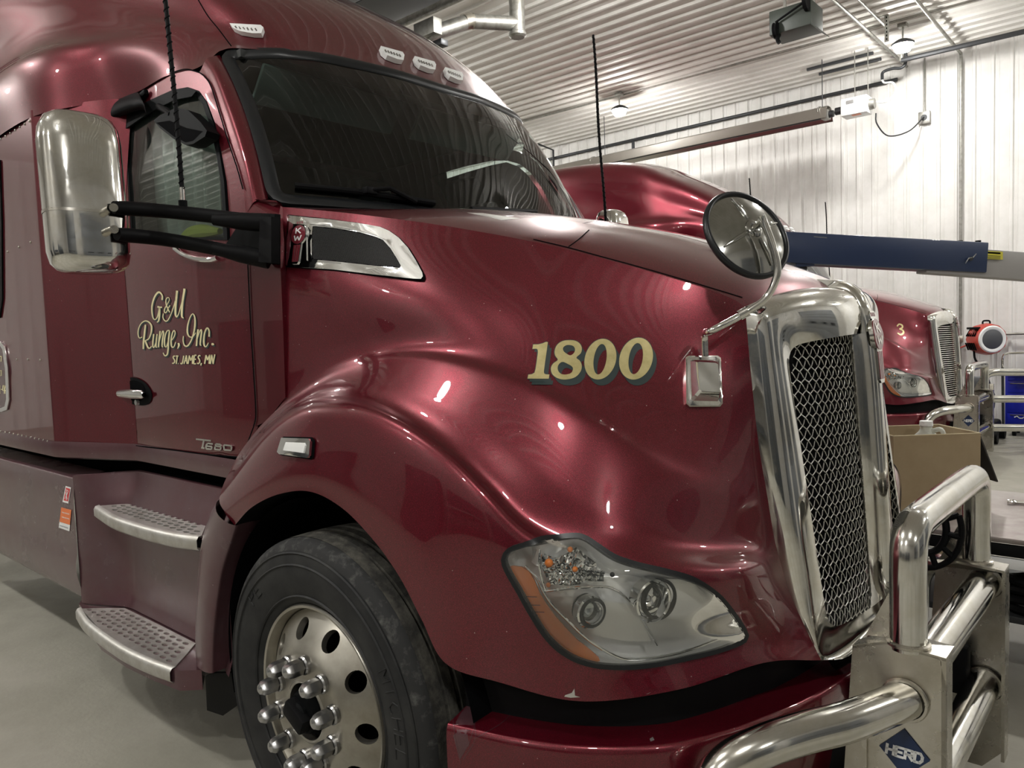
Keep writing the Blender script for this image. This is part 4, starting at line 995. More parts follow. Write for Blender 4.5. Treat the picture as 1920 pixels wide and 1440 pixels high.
# flare between steps and wheel
fl = []
for t, l_, r_ in ((0, (409,938), (436,984)), (.2, (396,962), (428,1010)), (.45, (380,1015), (408,1075)), (.7, (374,1100), (396,1160)), (.9, (372,1180), (392,1225)), (1, (374,1225), (392,1262))):
    a = bp(*l_, y=-1.175+.03*t); b = bp(*r_, y=-1.215); m = (a+b)/2+np.array([0, -.028, 0]); c = b+np.array([.01, .06, 0]); d = b+np.array([.02, .35, 0]); z_ = a+np.array([-.02, .08, 0])
    fl.append([z_, a, m, b, c, d])
flv = orient(grid(net(fl, 24, 26)), (-.4, -9, .8)); obj('wheel_flare', flv, MT['paint_dusty'], TRUCK, ang=50); obj('wheel_flare', mirror(flv), MT['paint_dusty'], TRUCK, ang=50)
mf = [bp(398, 1262, y=-1.15), bp(385, 1268, y=-1.13), bp(388, 1332, y=-1.1), bp(418, 1342, y=-1.1), bp(452, 1318, y=-1.1), bp(450, 1262, y=-1.12)]
obj('mud_flap', thick(orient(([tuple(p) for p in mf], [tuple(range(6))]), (0, -9, .5)), -.01), MT['black'], TRUCK)
# ------------------------------------------------------------------ wheels
def wheel(nm, c, parent):
    w = empty(nm, c, parent)
    W2, R = .27, .505
    prof = [(.298, -.100), (.315, -.118), (.345, -.132), (.40, -.142), (.45, -.140), (.472, -.133)]
    obj('tire_sidewall', lathe(prof, 96, 'y'), MT['rubber'], w, ang=50)
    obj('tire_shoulder', lathe([(.472, -.133), (.485, -.127), (.494, -.120), (.501, -.111), (.505, -.097)], 96, 'y'), MT['scuff'], w, ang=50)
    tp_ = []
    for y in np.linspace(-.098, .13, 40):
        k = (y+.098)/.228*5; g = .012 if abs(k-round(k)) < .10 and .5 < k < 4.6 else 0
        tp_.append((.504+.006*math.sin(PI*(y+.13)/.26)-g, y))
    tp_ += [(.49, .135), (.40, .145), (.30, .12)]
    obj('tire_tread', lathe(tp_, 96, 'y'), MT['tread'], w, ang=30)
    for r0, h0 in ((.465, -.1375), (.43, -.1425), (.332, -.1290)):
        obj('sidewall_rib', lathe([(r0-.004, h0+.001), (r0, h0-.003), (r0+.004, h0+.001)], 96, 'y'), MT['rubber'], w)
    # rim: flange, well, dished disc with hand holes
    obj('rim_flange', lathe([(.30, -.108), (.306, -.112), (.302, -.120), (.294, -.118), (.288, -.100), (.284, -.06), (.276, .02)], 96, 'y'), MT['rim'], w, ang=40)
    def face(r):
        return float(np.interp(r, [.0, .10, .115, .165, .185, .23, .268, .285], [-.160, -.160, -.160, -.160, -.150, -.122, -.096, -.084]))
    outer_ = [(.284*math.cos(t), .284*math.sin(t)) for t in np.linspace(0, 2*PI, 96, endpoint=False)]
    hh = [[(.085*math.cos(t), .085*math.sin(t)) for t in np.linspace(0, 2*PI, 40, endpoint=False)]]
    for k in range(10):
        a = 2*PI*k/10+math.radians(33.5); ca, sa = math.cos(a), math.sin(a); o1 = []
        for t in np.linspace(0, 2*PI, 20, endpoint=False):
            u, v_ = .029*math.cos(t), .031*math.sin(t); o1.append(((.233+u)*ca-v_*sa, (.233+u)*sa+v_*ca))
        hh.append(o1)
    V, T = cdt(outer_, hh, .014)
    vf = ([(a, face(math.hypot(a, b)), b) for a, b in V], T)
    obj('rim_disc', thick(orient(vf, (0, -9, 0)), -.022), MT['rim'], w, ang=35)
    obj('wheel_well', lathe([(.0001, .05), (.29, .05), (.29, -.03)], 48, 'y'), MT['dark'], w)
    obj('hub', lathe([(.0001, -.195), (.030, -.195), (.036, -.188), (.036, -.178), (.058, -.176), (.064, -.165), (.070, -.145), (.084, -.130), (.088, .0)], 40, 'y'), MT['satin'], w, ang=35)
    obj('hub_cap', xf(box((0, -.188, 0), (.10, .045, .055), .010), Matrix.Rotation(.5, 4, 'Y')), MT['black'], w)
    obj('hub_ring', lathe([(.084, -.162), (.090, -.164), (.098, -.159)], 48, 'y'), MT['rim'], w)
    nut = None
    for k in range(10):
        a = 2*PI*k/10+math.radians(14.2); c_ = (.145*math.cos(a), -.074, .145*math.sin(a))
        if nut is None:
            b = MB(); b.add(lathe([(.0285, -.086), (.0285, -.096), (.025, -.101)], 24, 'y'))
            hexp = []
            for (r_, h_) in ((.0240, -.098), (.0240, -.134), (.0215, -.146), (.0150, -.156), (.0060, -.161), (.0001, -.162)):
                hexp.append((r_, h_))
            V2 = []; nn = 12
            for i in range(nn):
                t = 2*PI*i/nn
                for j, (r_, h_) in enumerate(hexp):
                    rr = r_*(1.0 if j > 2 else (1.0 if i % 2 == 0 else .885)); V2.append((rr*math.cos(t), h_, rr*math.sin(t)))
            kk = len(hexp); F2 = [(i*kk+j, ((i+1) % nn)*kk+j, ((i+1) % nn)*kk+j+1, i*kk+j+1) for i in range(nn) for j in range(kk-1)]
            b.add((V2, F2)); nut = obj('lug_cover', b.vf(), MT['lug'], w, ang=28); nut.location = c_
        else:
            n2 = nut.copy(); COL.objects.link(n2); n2.parent = w; n2.location = c_
    return w
WH = wheel('front_wheel', (0, -1.09, .49), TRUCK)
# moulded sidewall letters
SWL = Surf([xf(lathe([(.345, -.132), (.40, -.142), (.45, -.140), (.475, -.132)], 96, 'y'), Matrix.Translation((0, -1.09, .49)))])
def swt(glyphs, a0, da, r0, h, par):
    for k, g in enumerate(glyphs):
        b = MB(); a = a0-k*da
        for q in g:
            P = []
            for u, v_ in q:
                rr = r0+v_*h; aa = a-u*da*.72; P.append((rr*math.cos(aa), float(np.interp(rr, [.345, .40, .45, .475], [-.132, -.142, -.140, -.132]))-.0012, rr*math.sin(aa)))
            b.add(tube(P, .0022, 5))
        obj('sidewall_letter', b.vf(), MT['rubber'], par)
swt([[[(0,0),(0,1),(.5,.4),(1,1),(1,0)]], [[(.5,0),(.5,1)]], [[(1,.9),(.4,1),(0,.5),(.4,0),(1,.1)]], [[(0,0),(0,1)],[(1,0),(1,1)],[(0,.5),(1,.5)]], [[(1,1),(0,1),(0,0),(1,0)],[(0,.5),(.8,.5)]], [[(0,1),(0,0),(1,0)]], [[(.5,0),(.5,1)]], [[(0,0),(0,1),(1,0),(1,1)]]], .55, .105, .385, .045, WH)
swt([[[(0,0),(0,1),(.9,1),(.9,.55),(0,.5)]], [[(1,1),(0,1),(0,0),(1,0)],[(0,.5),(.8,.5)]]], 2.45, .11, .39, .04, WH)
wl = copy_tree(WH, TRUCK); wl.location = (0, 1.09, .49); wl.rotation_euler = (0, 0, PI)
# wheel house
obj('wheel_house', lathe([(.62, .0), (.62, .5)], 40, 'y', (0, -1.16, .49), -.15, PI+.25), MT['dark'], TRUCK)
obj('wheel_house_wall', box((0, -.70, .75), (1.5, .02, 1.0)), MT['dark'], TRUCK)
obj('wheel_house', lathe([(.62, -.5), (.62, 0)], 40, 'y', (0, 1.16, .49), -.15, PI+.25), MT['dark'], TRUCK)
obj('chassis', box((-2.6, 0, .72), (6.8, .95, .34)), MT['dark'], TRUCK)
obj('front_axle', tube([(0, -1.0, .46), (0, 1.0, .46)], .06, 12), MT['dark'], TRUCK)
rw = None
for x in (-5.6,):
    for s in (-1, 1):
        o_ = copy_tree(WH, TRUCK); o_.name = 'rear_wheel'; o_.location = (x, s*1.05, .49); o_.rotation_euler = (0, 0, 0 if s < 0 else PI)
# ------------------------------------------------------------------ side mirrors with twin arms and aerials
def side_mirror(sgn):
    r = empty('side_mirror', (0, 0, 0), TRUCK)
    def mk(nm, vf, m, ang=50):
        vf = vf if sgn < 0 else mirror(vf); return obj(nm, vf, m, r, ang=ang)
    # rounded shell, back towards the front of the truck
    cx, cy = -.695, -1.512; hw, hd = .1165, .082
    S = []
    for z, k in ((1.820,.0), (1.822,.55), (1.831,.78), (1.850,.93), (1.887,1), (2.06,1), (2.232,1), (2.278,.95), (2.308,.82), (2.323,.6), (2.327,.0)):
        row = []
        for i in range(32):
            t = 2*PI*i/32; e = .62; ca, sa = math.cos(t), math.sin(t)
            u = math.copysign(abs(ca)**e, ca)*hw*k; v = math.copysign(abs(sa)**e, sa)*hd*k
            row.append((u, v, z))
        S.append(row)
    a = math.radians(-97)
    rot = lambda q: (cx+q[0]*math.cos(a)-q[1]*math.sin(a)-(q[2]-2.06)*.06, cy+q[0]*math.sin(a)+q[1]*math.cos(a), q[2])
    vfm = grid([[rot(q) for q in row] for row in S], closev=True)
    mk('mirror_shell', vfm, MT['chrome'], 60)
    mk('mirror_band', grid([[rot((1.012*q[0], 1.012*q[1], z)) for q in S[5]] for z in (2.006, 2.010, 2.015)], closev=True), MT['plate'])
    for (p0, p1, p2) in (((213,389), (330,398), (508,418)), ((219,439), (330,452), (505,487))):
        A = bp(*p0, y=-1.468); B = bp(*p1, y=-1.27); C_ = bp(*p2, y=-1.07)
        Q = cr([A, B, C_], 14); Q2 = [(q[0], q[1], q[2]) for q in Q]
        mk('mirror_arm', tube(Q2, [.020]+[.023]*12+[.024], 12), MT['black'])
        D = bp(p1[0]+70, p1[1]+14, y=-1.195)
        mk('arm_cover', tube([D, (D+C_)/2, C_], [.018, .029, .031], 10), MT['black'])
    for p0 in ((213,389), (214,430)): 
        mk('arm_joint', tube([bp(*p0, y=-1.482), bp(*p0, y=-1.465)], .013, 12), MT['plate'])
    br = [bp(*q, y=-1.062) for q in ((470,404),(526,402),(526,496),(498,494),(465,486),(430,478),(432,462))]
    mk('mirror_bracket', thick(orient(([tuple(p) for p in br], [tuple(range(len(br)))]), (0, -9, 2)), .022), MT['satin'], 30)
    ed = [bp(*q, y=-1.09) for q in ((503,408),(524,408),(524,494),(500,492))]
    mk('bracket_post', thick(orient(([tuple(p) for p in ed], [(0,1,2,3)]), (0, -9, 2)), .03), MT['black'], 30)
    # aerial
    base = bp(343, 383, y=-1.25)
    mk('aerial_base', tube([base+np.array([0,0,-.02]), base+np.array([0,0,.012])], .014, 12), MT['satin'])
    mk('aerial_ferrule', tube([base, base+np.array([0,0,.055])], .008, 10), MT['chrome'])
    top = bp(310, -10, y=-1.25); q = [base+np.array([0,0,.05])+(top-base)*t*1.72+np.array([.004*math.sin(9*t), 0, 0]) for t in np.linspace(0, 1, 40)]
    mk('aerial_whip', tube(q, [.0075]*34+[.007]*6, 8), MT['black'])
    hx = [p+np.array([math.cos(k*1.1), math.sin(k*1.1), 0])*.0075 for k, p in enumerate(cr(q, 240))]
    mk('aerial_coil', tube(hx, .0028, 5), MT['satin'])
    return r
side_mirror(-1); side_mirror(1)
# ------------------------------------------------------------------ round hood mirror
hm = empty('hood_mirror', (0, 0, 0), TRUCK)
pl_o = [(1284,672),(1290,669),(1344,668),(1350,672),(1352,758),(1347,764),(1290,765),(1284,759)]
obj('base_flange', decal(S_HOOD, pl_o, (), 10, .010, .014), MT['chrome'], hm, ang=30)
bo = []
for s_, l in ((1.0, .010), (.86, .016), (.72, .040), (.62, .050)):
    bo.append([S_HOOD.px(1317+(a-1317)*s_*.92, 717+(b-717)*s_*.95, l)[0] for a, b in pl_o])
bo = [[tuple(q) for q in r_] for r_ in bo]
vfb = grid(bo, closev=True); vfb = (vfb[0], vfb[1]+[tuple(range(24, 32))]); obj('base_cover', vfb, MT['chrome_clean'], hm, ang=30)
a0 = np.array(S_HOOD.px(1313, 678, .05)[0]); a0b = np.array(S_HOOD.px(1313, 640, .075)[0])
arm = [a0, a0b, bp(1335, 620, y=-.66), bp(1400, 585, y=-.60), bp(1437, 558, y=-.575), bp(1456, 520, y=-.565), bp(1456, 490, y=-.565), bp(1445, 450, y=-.57), bp(1432, 415, y=-.575), bp(1428, 405, y=-.578)]
obj('mirror_arm', tube(cr(arm, 70), .0095, 14), MT['chrome'], hm, ang=60)
obj('arm_clamp', tube([bp(1386, 592, y=-.612), bp(1402, 583, y=-.60)], .0135, 14), MT['chrome'], hm)
# disc: shell seen from the front
dc = bp(1400, 440, y=-.545); _v = (CP-dc)/np.linalg.norm(CP-dc); dn = .755*_v+.656*(CR*.755+CU*.656); dn /= np.linalg.norm(dn)
du = np.cross(dn, [0, 0, 1.]); du /= np.linalg.norm(du); dv = np.cross(du, dn)
R_ = .128
def dpt(r, t, h): return dc+(du*math.cos(t)+dv*math.sin(t))*r+dn*h
def dlathe(prof, n=64): 
    V = [dpt(r, 2*PI*i/n, h) for i in range(n) for r, h in prof]; k = len(prof)
    return V, [(i*k+j, ((i+1) % n)*k+j, ((i+1) % n)*k+j+1, i*k+j+1) for i in range(n) for j in range(k-1)]
obj('mirror_shell', dlathe([(.0001, .030), (.03, .029), (.07, .022), (.105, .010), (.118, .004)]), MT['mirrorback'], hm, ang=80)
obj('mirror_rim', dlathe([(.116, .004), (.120, .010), (.127, .008), (.130, .0), (.128, -.008), (.120, -.010)]), MT['gasket'], hm, ang=80)
obj('mirror_glass', dlathe([(.0001, -.016), (.06, -.013), (.12, -.006)]), MT['chrome_clean'], hm, ang=80)
for t in (1.35, 2.85, 4.35, 5.85):
    obj('shell_rib', tube([dpt(r, t, float(np.interp(r, [.03, .07, .105], [.030, .024, .013]))) for r in np.linspace(.03, .105, 10)], [.005, .006, .006, .006, .006, .006, .005, .004, .003, .002], 8), MT['mirrorback'], hm, ang=80)
obj('shell_hub', dlathe([(.0001, .036), (.018, .036), (.024, .032), (.026, .026)]), MT['mirrorback'], hm)
for t in (.8, 3.0, 5.2):
    p = dpt(.012, t, .036); obj('hub_screw', tube([p, p+dn*.007], .004, 8), MT['lug'], hm)
obj('hub_stud', tube([dpt(0, 0, .03), dpt(0, 0, .05), bp(1428, 408, y=-.578)], .007, 10), MT['chrome'], hm)
# ------------------------------------------------------------------ bumper guard
GD = empty('grille_guard', (0, 0, 0), TRUCK)
def gt(nm, P, r=.046, n=60, m='tube'): return obj(nm, tube(cr(P, n), r, 24), MT[m], GD, ang=60)
gt('guard_hoop', [(1.425,-.425,.76),(1.425,-.425,.86),(1.425,-.425,.96),(1.425,-.418,1.02),(1.425,-.385,1.055),(1.425,-.32,1.065),(1.425,0,1.068),(1.425,.32,1.065),(1.425,.385,1.055),(1.425,.418,1.02),(1.425,.425,.96),(1.425,.425,.86),(1.425,.425,.76)], .043, 120)
gt('guard_tube', [(1.445,-.45,.70),(1.445,0,.70),(1.445,.45,.70)], .050, 10)
gt('guard_tube', [(1.445,-.45,.345),(1.445,0,.345),(1.445,.45,.345)], .050, 10)
for s in (-1, 1):
    gt('wing_tube', [(1.425,s*.46,.640),(1.395,s*.54,.640),(1.345,s*.66,.640),(1.285,s*.76,.638),(1.225,s*.85,.625),(1.17,s*.91,.59),(1.135,s*.94,.53),(1.125,s*.95,.45),(1.12,s*.95,.36)], .046, 60)
    y = s*.455
    prof = [(1.30,.745),(1.38,.775),(1.50,.765),(1.515,.70),(1.515,.42),(1.50,.12),(1.44,.05),(1.30,.05),(1.27,.30)]
    V = [(a, y, b) for a, b in prof]
    p_ = obj('guard_plate', thick(orient((V, [tuple(range(len(V)))]), (1.4, -9*1, .5)), -.012), MT['plate'], GD, ang=30)
    # front and top flanges folded inwards
    fl_ = [(1.515, y, .765),(1.515, y-s*.07, .760),(1.515, y-s*.07, .12),(1.515, y, .12)]
    obj('plate_flange', thick(orient((fl_, [(0,1,2,3)]), (9, 0, .5)), -.010), MT['plate'], p_)
    tf = [(1.30, y, .747),(1.38, y, .778),(1.515, y, .768),(1.515, y-s*.09, .768),(1.38, y-s*.09, .778),(1.30, y-s*.05, .747)]
    obj('plate_top', thick(orient((tf, [tuple(range(6))]), (1.4, 0, 9)), -.008), MT['plate'], p_)
    gs = [(1.32, y-s*.05, .765),(1.39, y-s*.05, .775),(1.39, y-s*.05, .92)]
    obj('gusset', thick((gs, [(0,1,2)]), .008), MT['plate'], p_)
    for zz, r_ in ((.70, .053), (.345, .053)):
        obj('weld_bead', tube([(1.445+r_*math.cos(t), y-s*.012, zz+r_*math.sin(t)) for t in np.linspace(0, 2*PI, 30)], .006, 6), MT['plate'], p_)
    obj('weld_bead', tube([(1.425+.046*math.cos(t), s*.425+.046*math.sin(t), .775) for t in np.linspace(0, 2*PI, 30)], .006, 6), MT['plate'], p_)
    obj('weld_bead', tube([(1.425+.05*math.cos(t), y+s*.008, .640+.05*math.sin(t)) for t in np.linspace(0, 2*PI, 30)], .006, 6), MT['plate'], p_)
    obj('mount_arm', box((1.28, s*.40, .40), (.26, .06, .16), .005), MT['black'], GD)
    obj('plate_slot', box((1.33, y+s*.001, .42), (.012, .016, .30)), MT['plate'], p_)
# maker's plate
cz, cx0 = .502, 1.423; yk = -.4565
dia = obj('logo_plate', thick(orient(([(cx0, yk, cz+.062),(cx0+.058, yk, cz),(cx0, yk, cz-.062),(cx0-.058, yk, cz)], [(0,1,2,3)]), (1.4, -9, .5)), .003), MT['navy'], GD)
GL = {'H': [[(0,0),(0,1)],[(1,0),(1,1)],[(0,.5),(1,.5)]], 'E': [[(0,0),(0,1)],[(0,1),(1,1)],[(0,.5),(.8,.5)],[(0,0),(1,0)]], 'R': [[(0,0),(0,1)],[(0,1),(.9,1)],[(.9,1),(.9,.5)],[(.9,.5),(0,.5)],[(.4,.5),(1,0)]], 'D': [[(0,0),(0,1)],[(0,1),(.7,1)],[(.7,1),(1,.7)],[(1,.7),(1,.3)],[(1,.3),(.7,0)],[(.7,0),(0,0)]]}
for k, ch in enumerate('HERD'):
    b = MB()
    for a_, b_ in GL[ch]:
        x0 = cx0-.041+k*.0215
        A = np.array([x0+a_[0]*.0165+a_[1]*.003, a_[1]*.024-.012]); B = np.array([x0+b_[0]*.0165+b_[1]*.003, b_[1]*.024-.012])
        t = (B-A)/np.linalg.norm(B-A); n_ = np.array([-t[1], t[0]])*.0034; A = A-t*.0022; B = B+t*.0022
        q = [(p[0], yk-.0045, cz+p[1]) for p in (A+n_, A-n_, B-n_, B+n_)]
        b.add(orient((q, [(0,1,2,3)]), (1.4, -9, .5)))
    obj('logo_letter', b.vf(), MT['white'], dia)
# black slotted bracket behind the hoop on the far plate
arc = [(1.30+.07*math.cos(t)-.02, .36, .88+.09*math.sin(t)) for t in np.linspace(-2.3, .6, 24)]
bk = obj('slotted_bracket', tube(arc, [.012]*24, 8), MT['black'], GD)
arc2 = [(1.30+.115*math.cos(t)-.02, .36, .88+.14*math.sin(t)) for t in np.linspace(-2.3, .4, 24)]
obj('bracket_rail', tube(arc2, .010, 8), MT['black'], bk)
for t in np.linspace(-2.3, .4, 6): obj('bracket_rung', tube([(1.28+.07*math.cos(t), .36, .88+.09*math.sin(t)), (1.28+.115*math.cos(t), .36, .88+.14*math.sin(t))], .010, 8), MT['black'], bk)
obj('tow_hook', tube(cr([(1.20,-.30,.62),(1.25,-.30,.655),(1.285,-.30,.61),(1.27,-.30,.54),(1.2,-.30,.52)], 20), .022, 10), MT['black'], GD)
# ------------------------------------------------------------------ the second truck, parallel, further in
def names(o, pre): return any(o.name.startswith(p) for p in pre)
skip = [o for o in bpy.data.objects if names(o, ('number_digit', 'digit_', 'lettering', 'grille_mesh', 'hood_mirror', 'warning_sticker', 'log_sticker', 'placard', 'rivets', 'scuff', 'paint_chip', 'sidewall_letter', 'worn_patch', 'sill_scoop', 'safety_vest', 'slotted_bracket', 'bezel_seal')) and o is not TRUCK]
TB = copy_tree(TRUCK, None, set(skip)); TB.location = (-1.17, 7.26, 0)
TB.name = 'semi_truck'
tag(TB, 'red semi truck with slatted chrome grille parked beside the ribbed back wall', 'truck')
grb = [o for o in TB.children if o.name.startswith('grille.')][0]
for s in (-1, 1):
    ys_ = np.linspace(s*yi, s*yo, 9)
    for k in range(34):
        z = zb+.012+k*(zt-zb)/34
        P = [[(gx(y, z)-.012, y, z), (gx(y, z)-.002, y, z+.004), (gx(y, z)-.006, y, z+.011), (gx(y, z)-.022, y, z+.012)] for y in ys_]
        if k == 0 and s == -1: pass
        obj('louver', orient(grid(P), (5, 0, z)), MT['chrome'], grb, ang=60)
hsb = [o for o in TB.children if o.name.startswith('hood_side')][0]
obj('number_digit', ribbon(S_HOOD, [(1172,652),(1190,636),(1212,645),(1208,664),(1188,672),(1212,684),(1210,704),(1186,716),(1164,704)], [9,10,12,12,8,12,13,11,9], .002), MT['gold'], hsb)
# ------------------------------------------------------------------ services on the ceiling and the back wall
def wp(px, py, dy=.0): return bp(px, py, y=YB-.03-dy)
def cp(px, py, dz=.0): return bp(px, py, z=ZC-.03-dz)
def run(nm, P, r, m, label, cat, n=None): 
    return tag(obj(nm, tube([tuple(p) for p in P], r, 10), MT[m], None, ang=60), label, cat)
p0 = cp(1000, 300); yw = YB-.06
run('gas_pipe', [(-9.5, yw, 5.27), (-1.35, yw, 5.27)], .030, 'darksteel', 'black pipe running along the top of the ribbed back wall', 'pipe')
run('gas_pipe', [(-6.05, yw, 5.24), (-6.05, yw, 2.5)], .030, 'darksteel', 'short black pipe dropping behind the tube heater', 'pipe')
cd = run('conduit', [(-.50, 5.2, ZC-.09), (-.50, yw-.02, ZC-.09), (-.50, yw, ZC-.14), (-.50, yw, 1.36)], .022, 'galv', 'grey conduit crossing the ceiling and dropping down the wall beside the bright spot', 'conduit')
run('ceiling_rail', [(-1.22, 6.4, ZC-.09), (-1.22, yw, ZC-.09)], .022, 'galv', 'steel rail from the door opener to the back wall', 'rail')
run('ceiling_rail', [(-1.0, 6.0, ZC-.09), (-1.0, 8.55, ZC-.09)], .018, 'galv', 'thin steel rail ending beside the glaring lamp', 'rail')
run('conduit', [(-9.0, 8.36, ZC-.037), (3.2, 8.62, ZC-.037)], .016, 'galv', 'thin conduit linking the ceiling lamps along the wall', 'conduit')
run('conduit', [(-8.6, 8.7, ZC-.04), (-8.0, 9.9, ZC-.04), (-7.95, yw-.07, ZC-.10), (-7.95, yw-.07, 4.0)], .022, 'darksteel', 'bent dark conduit in the far ceiling corner dropping down the wall', 'conduit')
tr0 = bp(1690, 113, z=5.28); tr1 = bp(1925, 58, z=5.28)
dt = empty('door_track', tuple((tr0+tr1)/2))
c0 = (tr0+tr1)/2
dd = (tr1-tr0); 
obj('track_rail', tube([tr0-c0, tr1+dd*.35-c0], .035, 8), MT['darksteel'], dt)
obj('track_hanger', box(tuple(tr0-c0+np.array([0, 0, .11])), (.04, .04, .24), .003), MT['galv'], dt)
tag(dt, 'dark horizontal door track hung from the ceiling above the wall', 'track')
# slotted hanger beside the glaring lamp
hg = empty('slotted_hanger', tuple(bp(1690, 30, z=ZC-.03)))
hg.location = (-.93, 8.25, ZC-.02)
obj('hanger_bar', box((0, 0, -.17), (.05, .012, .34)), MT['galv'], hg); obj('hanger_foot', box((-.06, 0, -.01), (.16, .05, .014)), MT['galv'], hg)
for k in range(7): obj('hanger_slot', box((0, -.007, -.04-k*.045), (.014, .004, .022)), MT['dark'], hg)
tag(hg, 'perforated steel angle hanging from the ceiling above the glaring lamp', 'bracket')
# radiant tube heater
ht = empty('tube_heater', (-5.2, 9.3, 4.68))
L0, L1 = -5.6, 3.2
hd_ = [[(x, -.17, -.07), (x, -.15, -.05), (x, -.10, .09), (x, -.05, .12), (x, .05, .12), (x, .10, .09), (x, .15, -.05), (x, .17, -.07)] for x in np.linspace(L0, L1, 12)]
obj('heater_reflector', thick(orient(grid(hd_), (0, 0, 9)), -.004), mat('heater_aluminium', (.50, .48, .45), .28, 1), ht, ang=30)
obj('heater_tube', tube([(L0-.1, 0, 0), (L1+.06, 0, 0)], .05, 14), MT['darksteel'], ht)
for x in (L0+.3, -1.0, L1-.12):
    obj('heater_strap', tube([(x, .17*math.cos(t), .03+.1*math.sin(t)) for t in np.linspace(0, PI, 10)], .010, 6), MT['galv'], ht)
for x in (-3.5, -.78, L1-.1): obj('heater_chain', tube([(x, 0, .12), (x, 0, ZC-4.68-.02)], .007, 6), MT['darksteel'], ht)
obj('tube_clamp', box((L1-.05, 0, 0), (.10, .16, .13), .008), MT['galv'], ht)
tag(ht, 'long silver tube heater hanging on chains in front of the back wall', 'heater')
hb_ = empty('heater_burner', (-1.62, 9.3, 4.70))
obj('burner_case', box((0, 0, 0), (.36, .26, .24), .012), MT['white'], hb_)
obj('case_label', box((-.05, -.132, .06), (.10, .004, .05)), MT['lug'], hb_); obj('case_sticker', box((.02, -.06, -.122), (.12, .08, .004)), m_or, hb_)
obj('burner_fan', lathe([(.0001, .07), (.07, .07), (.08, 0)], 20, 'x', (.18, 0, 0)), MT['galv'], hb_)
obj('burner_coupling', tube([(-.17, 0, 0), (-.29, 0, 0)], .055, 12), MT['darksteel'], hb_)
for x in (-.02, .16): obj('burner_chain', tube([(x, 0, .11), (x, 0, ZC-4.70-.02)], .007, 6), MT['galv'], hb_)
tag(hb_, 'white burner box at the end of the tube heater', 'heater box')
gh = run('gas_hose', cr([(-1.345, 9.3, 4.71), (-1.22, 9.32, 4.70), (-1.12, 9.4, 4.82), (-1.18, 9.5, 4.98), (-1.32, 9.6, 5.04), (-1.38, 9.7, 5.11)], 30), .014, 'white', 'white gas hose looping up from the burner box', 'hose')
run('gas_drop', cr([(-1.38, 9.7, 5.135), (-1.38, 9.75, 5.24), (-1.25, 9.75, 5.26), (-1.14, 9.75, 5.24), (-1.08, 9.75, 5.30), (-1.08, 9.75, ZC-.03)], 30), .022, 'darksteel', 'bent black gas pipe hanging from the ceiling above the white hose', 'pipe')
for (x0, x1, y, z) in ((-2.40, -1.45, 9.52, ZC-.045), (-2.33, -1.43, 9.84, ZC-.055)):
    tag(obj('strut_channel', box(((x0+x1)/2, y, z), (x1-x0, .04, .04), .003), MT['darksteel']), 'dark strut channel on the ceiling above the heater burner' if y < 9.7 else 'dark strut channel nearer the wall above the heater burner', 'strut')
ob = empty('outlet_box', (-.98, YB-.05, 4.62)); obj('outlet_body', box((0, 0, 0), (.16, .06, .18), .008), MT['galv'], ob); obj('outlet_face', lathe([(.0001, -.036), (.04, -.036), (.045, -.03)], 16, 'y'), MT['darksteel'], ob); obj('outlet_pipe', tube([(0, .01, .09), (0, .01, ZC-4.62-.02)], .012, 8), MT['galv'], ob)
tag(ob, 'square metal outlet box on the back wall beside the burner box', 'outlet')
run('power_cord', cr([(-.98, YB-.10, 4.62), (-1.10, 10.0, 4.38), (-1.30, 9.7, 4.30), (-1.40, 9.50, 4.46), (-1.40, 9.46, 4.60)], 30), .010, 'darksteel', 'drooping power cord between the burner box and the outlet', 'cord')
# door opener
op = empty('door_opener', (-1.30, 6.15, 4.92))
mo = mat('opener_green', (.045, .055, .045), .45)
obj('opener_case', box((0, 0, 0), (.46, .36, .26), .008), mo, op)
obj('opener_flap', thick(([(.23, -.18, -.13), (.23, .18, -.13), (.30, .18, -.19), (.30, -.18, -.19)], [(0,1,2,3)]), .006), mo, op)
for y, z, r_ in ((-.30, -.10, .085), (-.32, .10, .10)): obj('opener_pulley', lathe([(.0001, -.02), (r_, -.02), (r_-.012, 0), (r_, .02), (.0001, .02)], 24, 'x', (-.14 if z < 0 else .2, y+.1, z)), MT['black'], op, ang=30)
obj('opener_belt', tube([(-.14, -.22, -.02), (.2, -.24, .10)], .012, 8), MT['black'], op)
obj('opener_hook', tube(cr([(-.12, -.2, -.16), (-.12, -.22, -.22), (-.10, -.22, -.25)], 8), .022, 8), MT['black'], op)
for sx in (-.16, .16): obj('opener_strap', box((sx, .1, .35), (.03, .02, .46)), MT['galv'], op)
tag(op, 'dark green garage door opener with black pulleys on the ceiling', 'door opener')
# exhaust duct
du_ = empty('exhaust_duct', tuple(bp(970, 50, z=5.0)))
D0 = bp(968, -60, z=5.0)*0
a_ = np.zeros(3); b_ = bp(905, 33, z=5.0)-bp(970, 50, z=5.0)
b_ = bp(880, 40, z=4.98)-np.array(du_.location); c_ = bp(800, 66, z=4.72)-np.array(du_.location)
obj('duct_riser', tube([(0, 0, -.10), (0, 0, ZC-5.0-.02)], .085, 20), MT['galv'], du_)
obj('duct_cap', lathe([(.0001, -.12), (.075, -.12), (.098, -.10), (.098, -.07), (.085, -.06)], 20, 'z'), MT['galv'], du_)
obj('duct_branch', tube([(0, 0, .03), tuple(b_)], .078, 20), MT['galv'], du_)
obj('duct_elbow', tube([tuple(b_*.93), tuple(b_), tuple(b_*.93+c_*.10)], .086, 20), MT['plate'], du_)
obj('duct_arm', tube([tuple(b_), tuple(c_)], .078, 20), MT['galv'], du_)
obj('duct_bracket', xf(box((0, 0, 0), (.30, .12, .16), .004), Matrix.Translation(tuple(c_+np.array([.02, 0, .05])))), MT['galv'], du_)
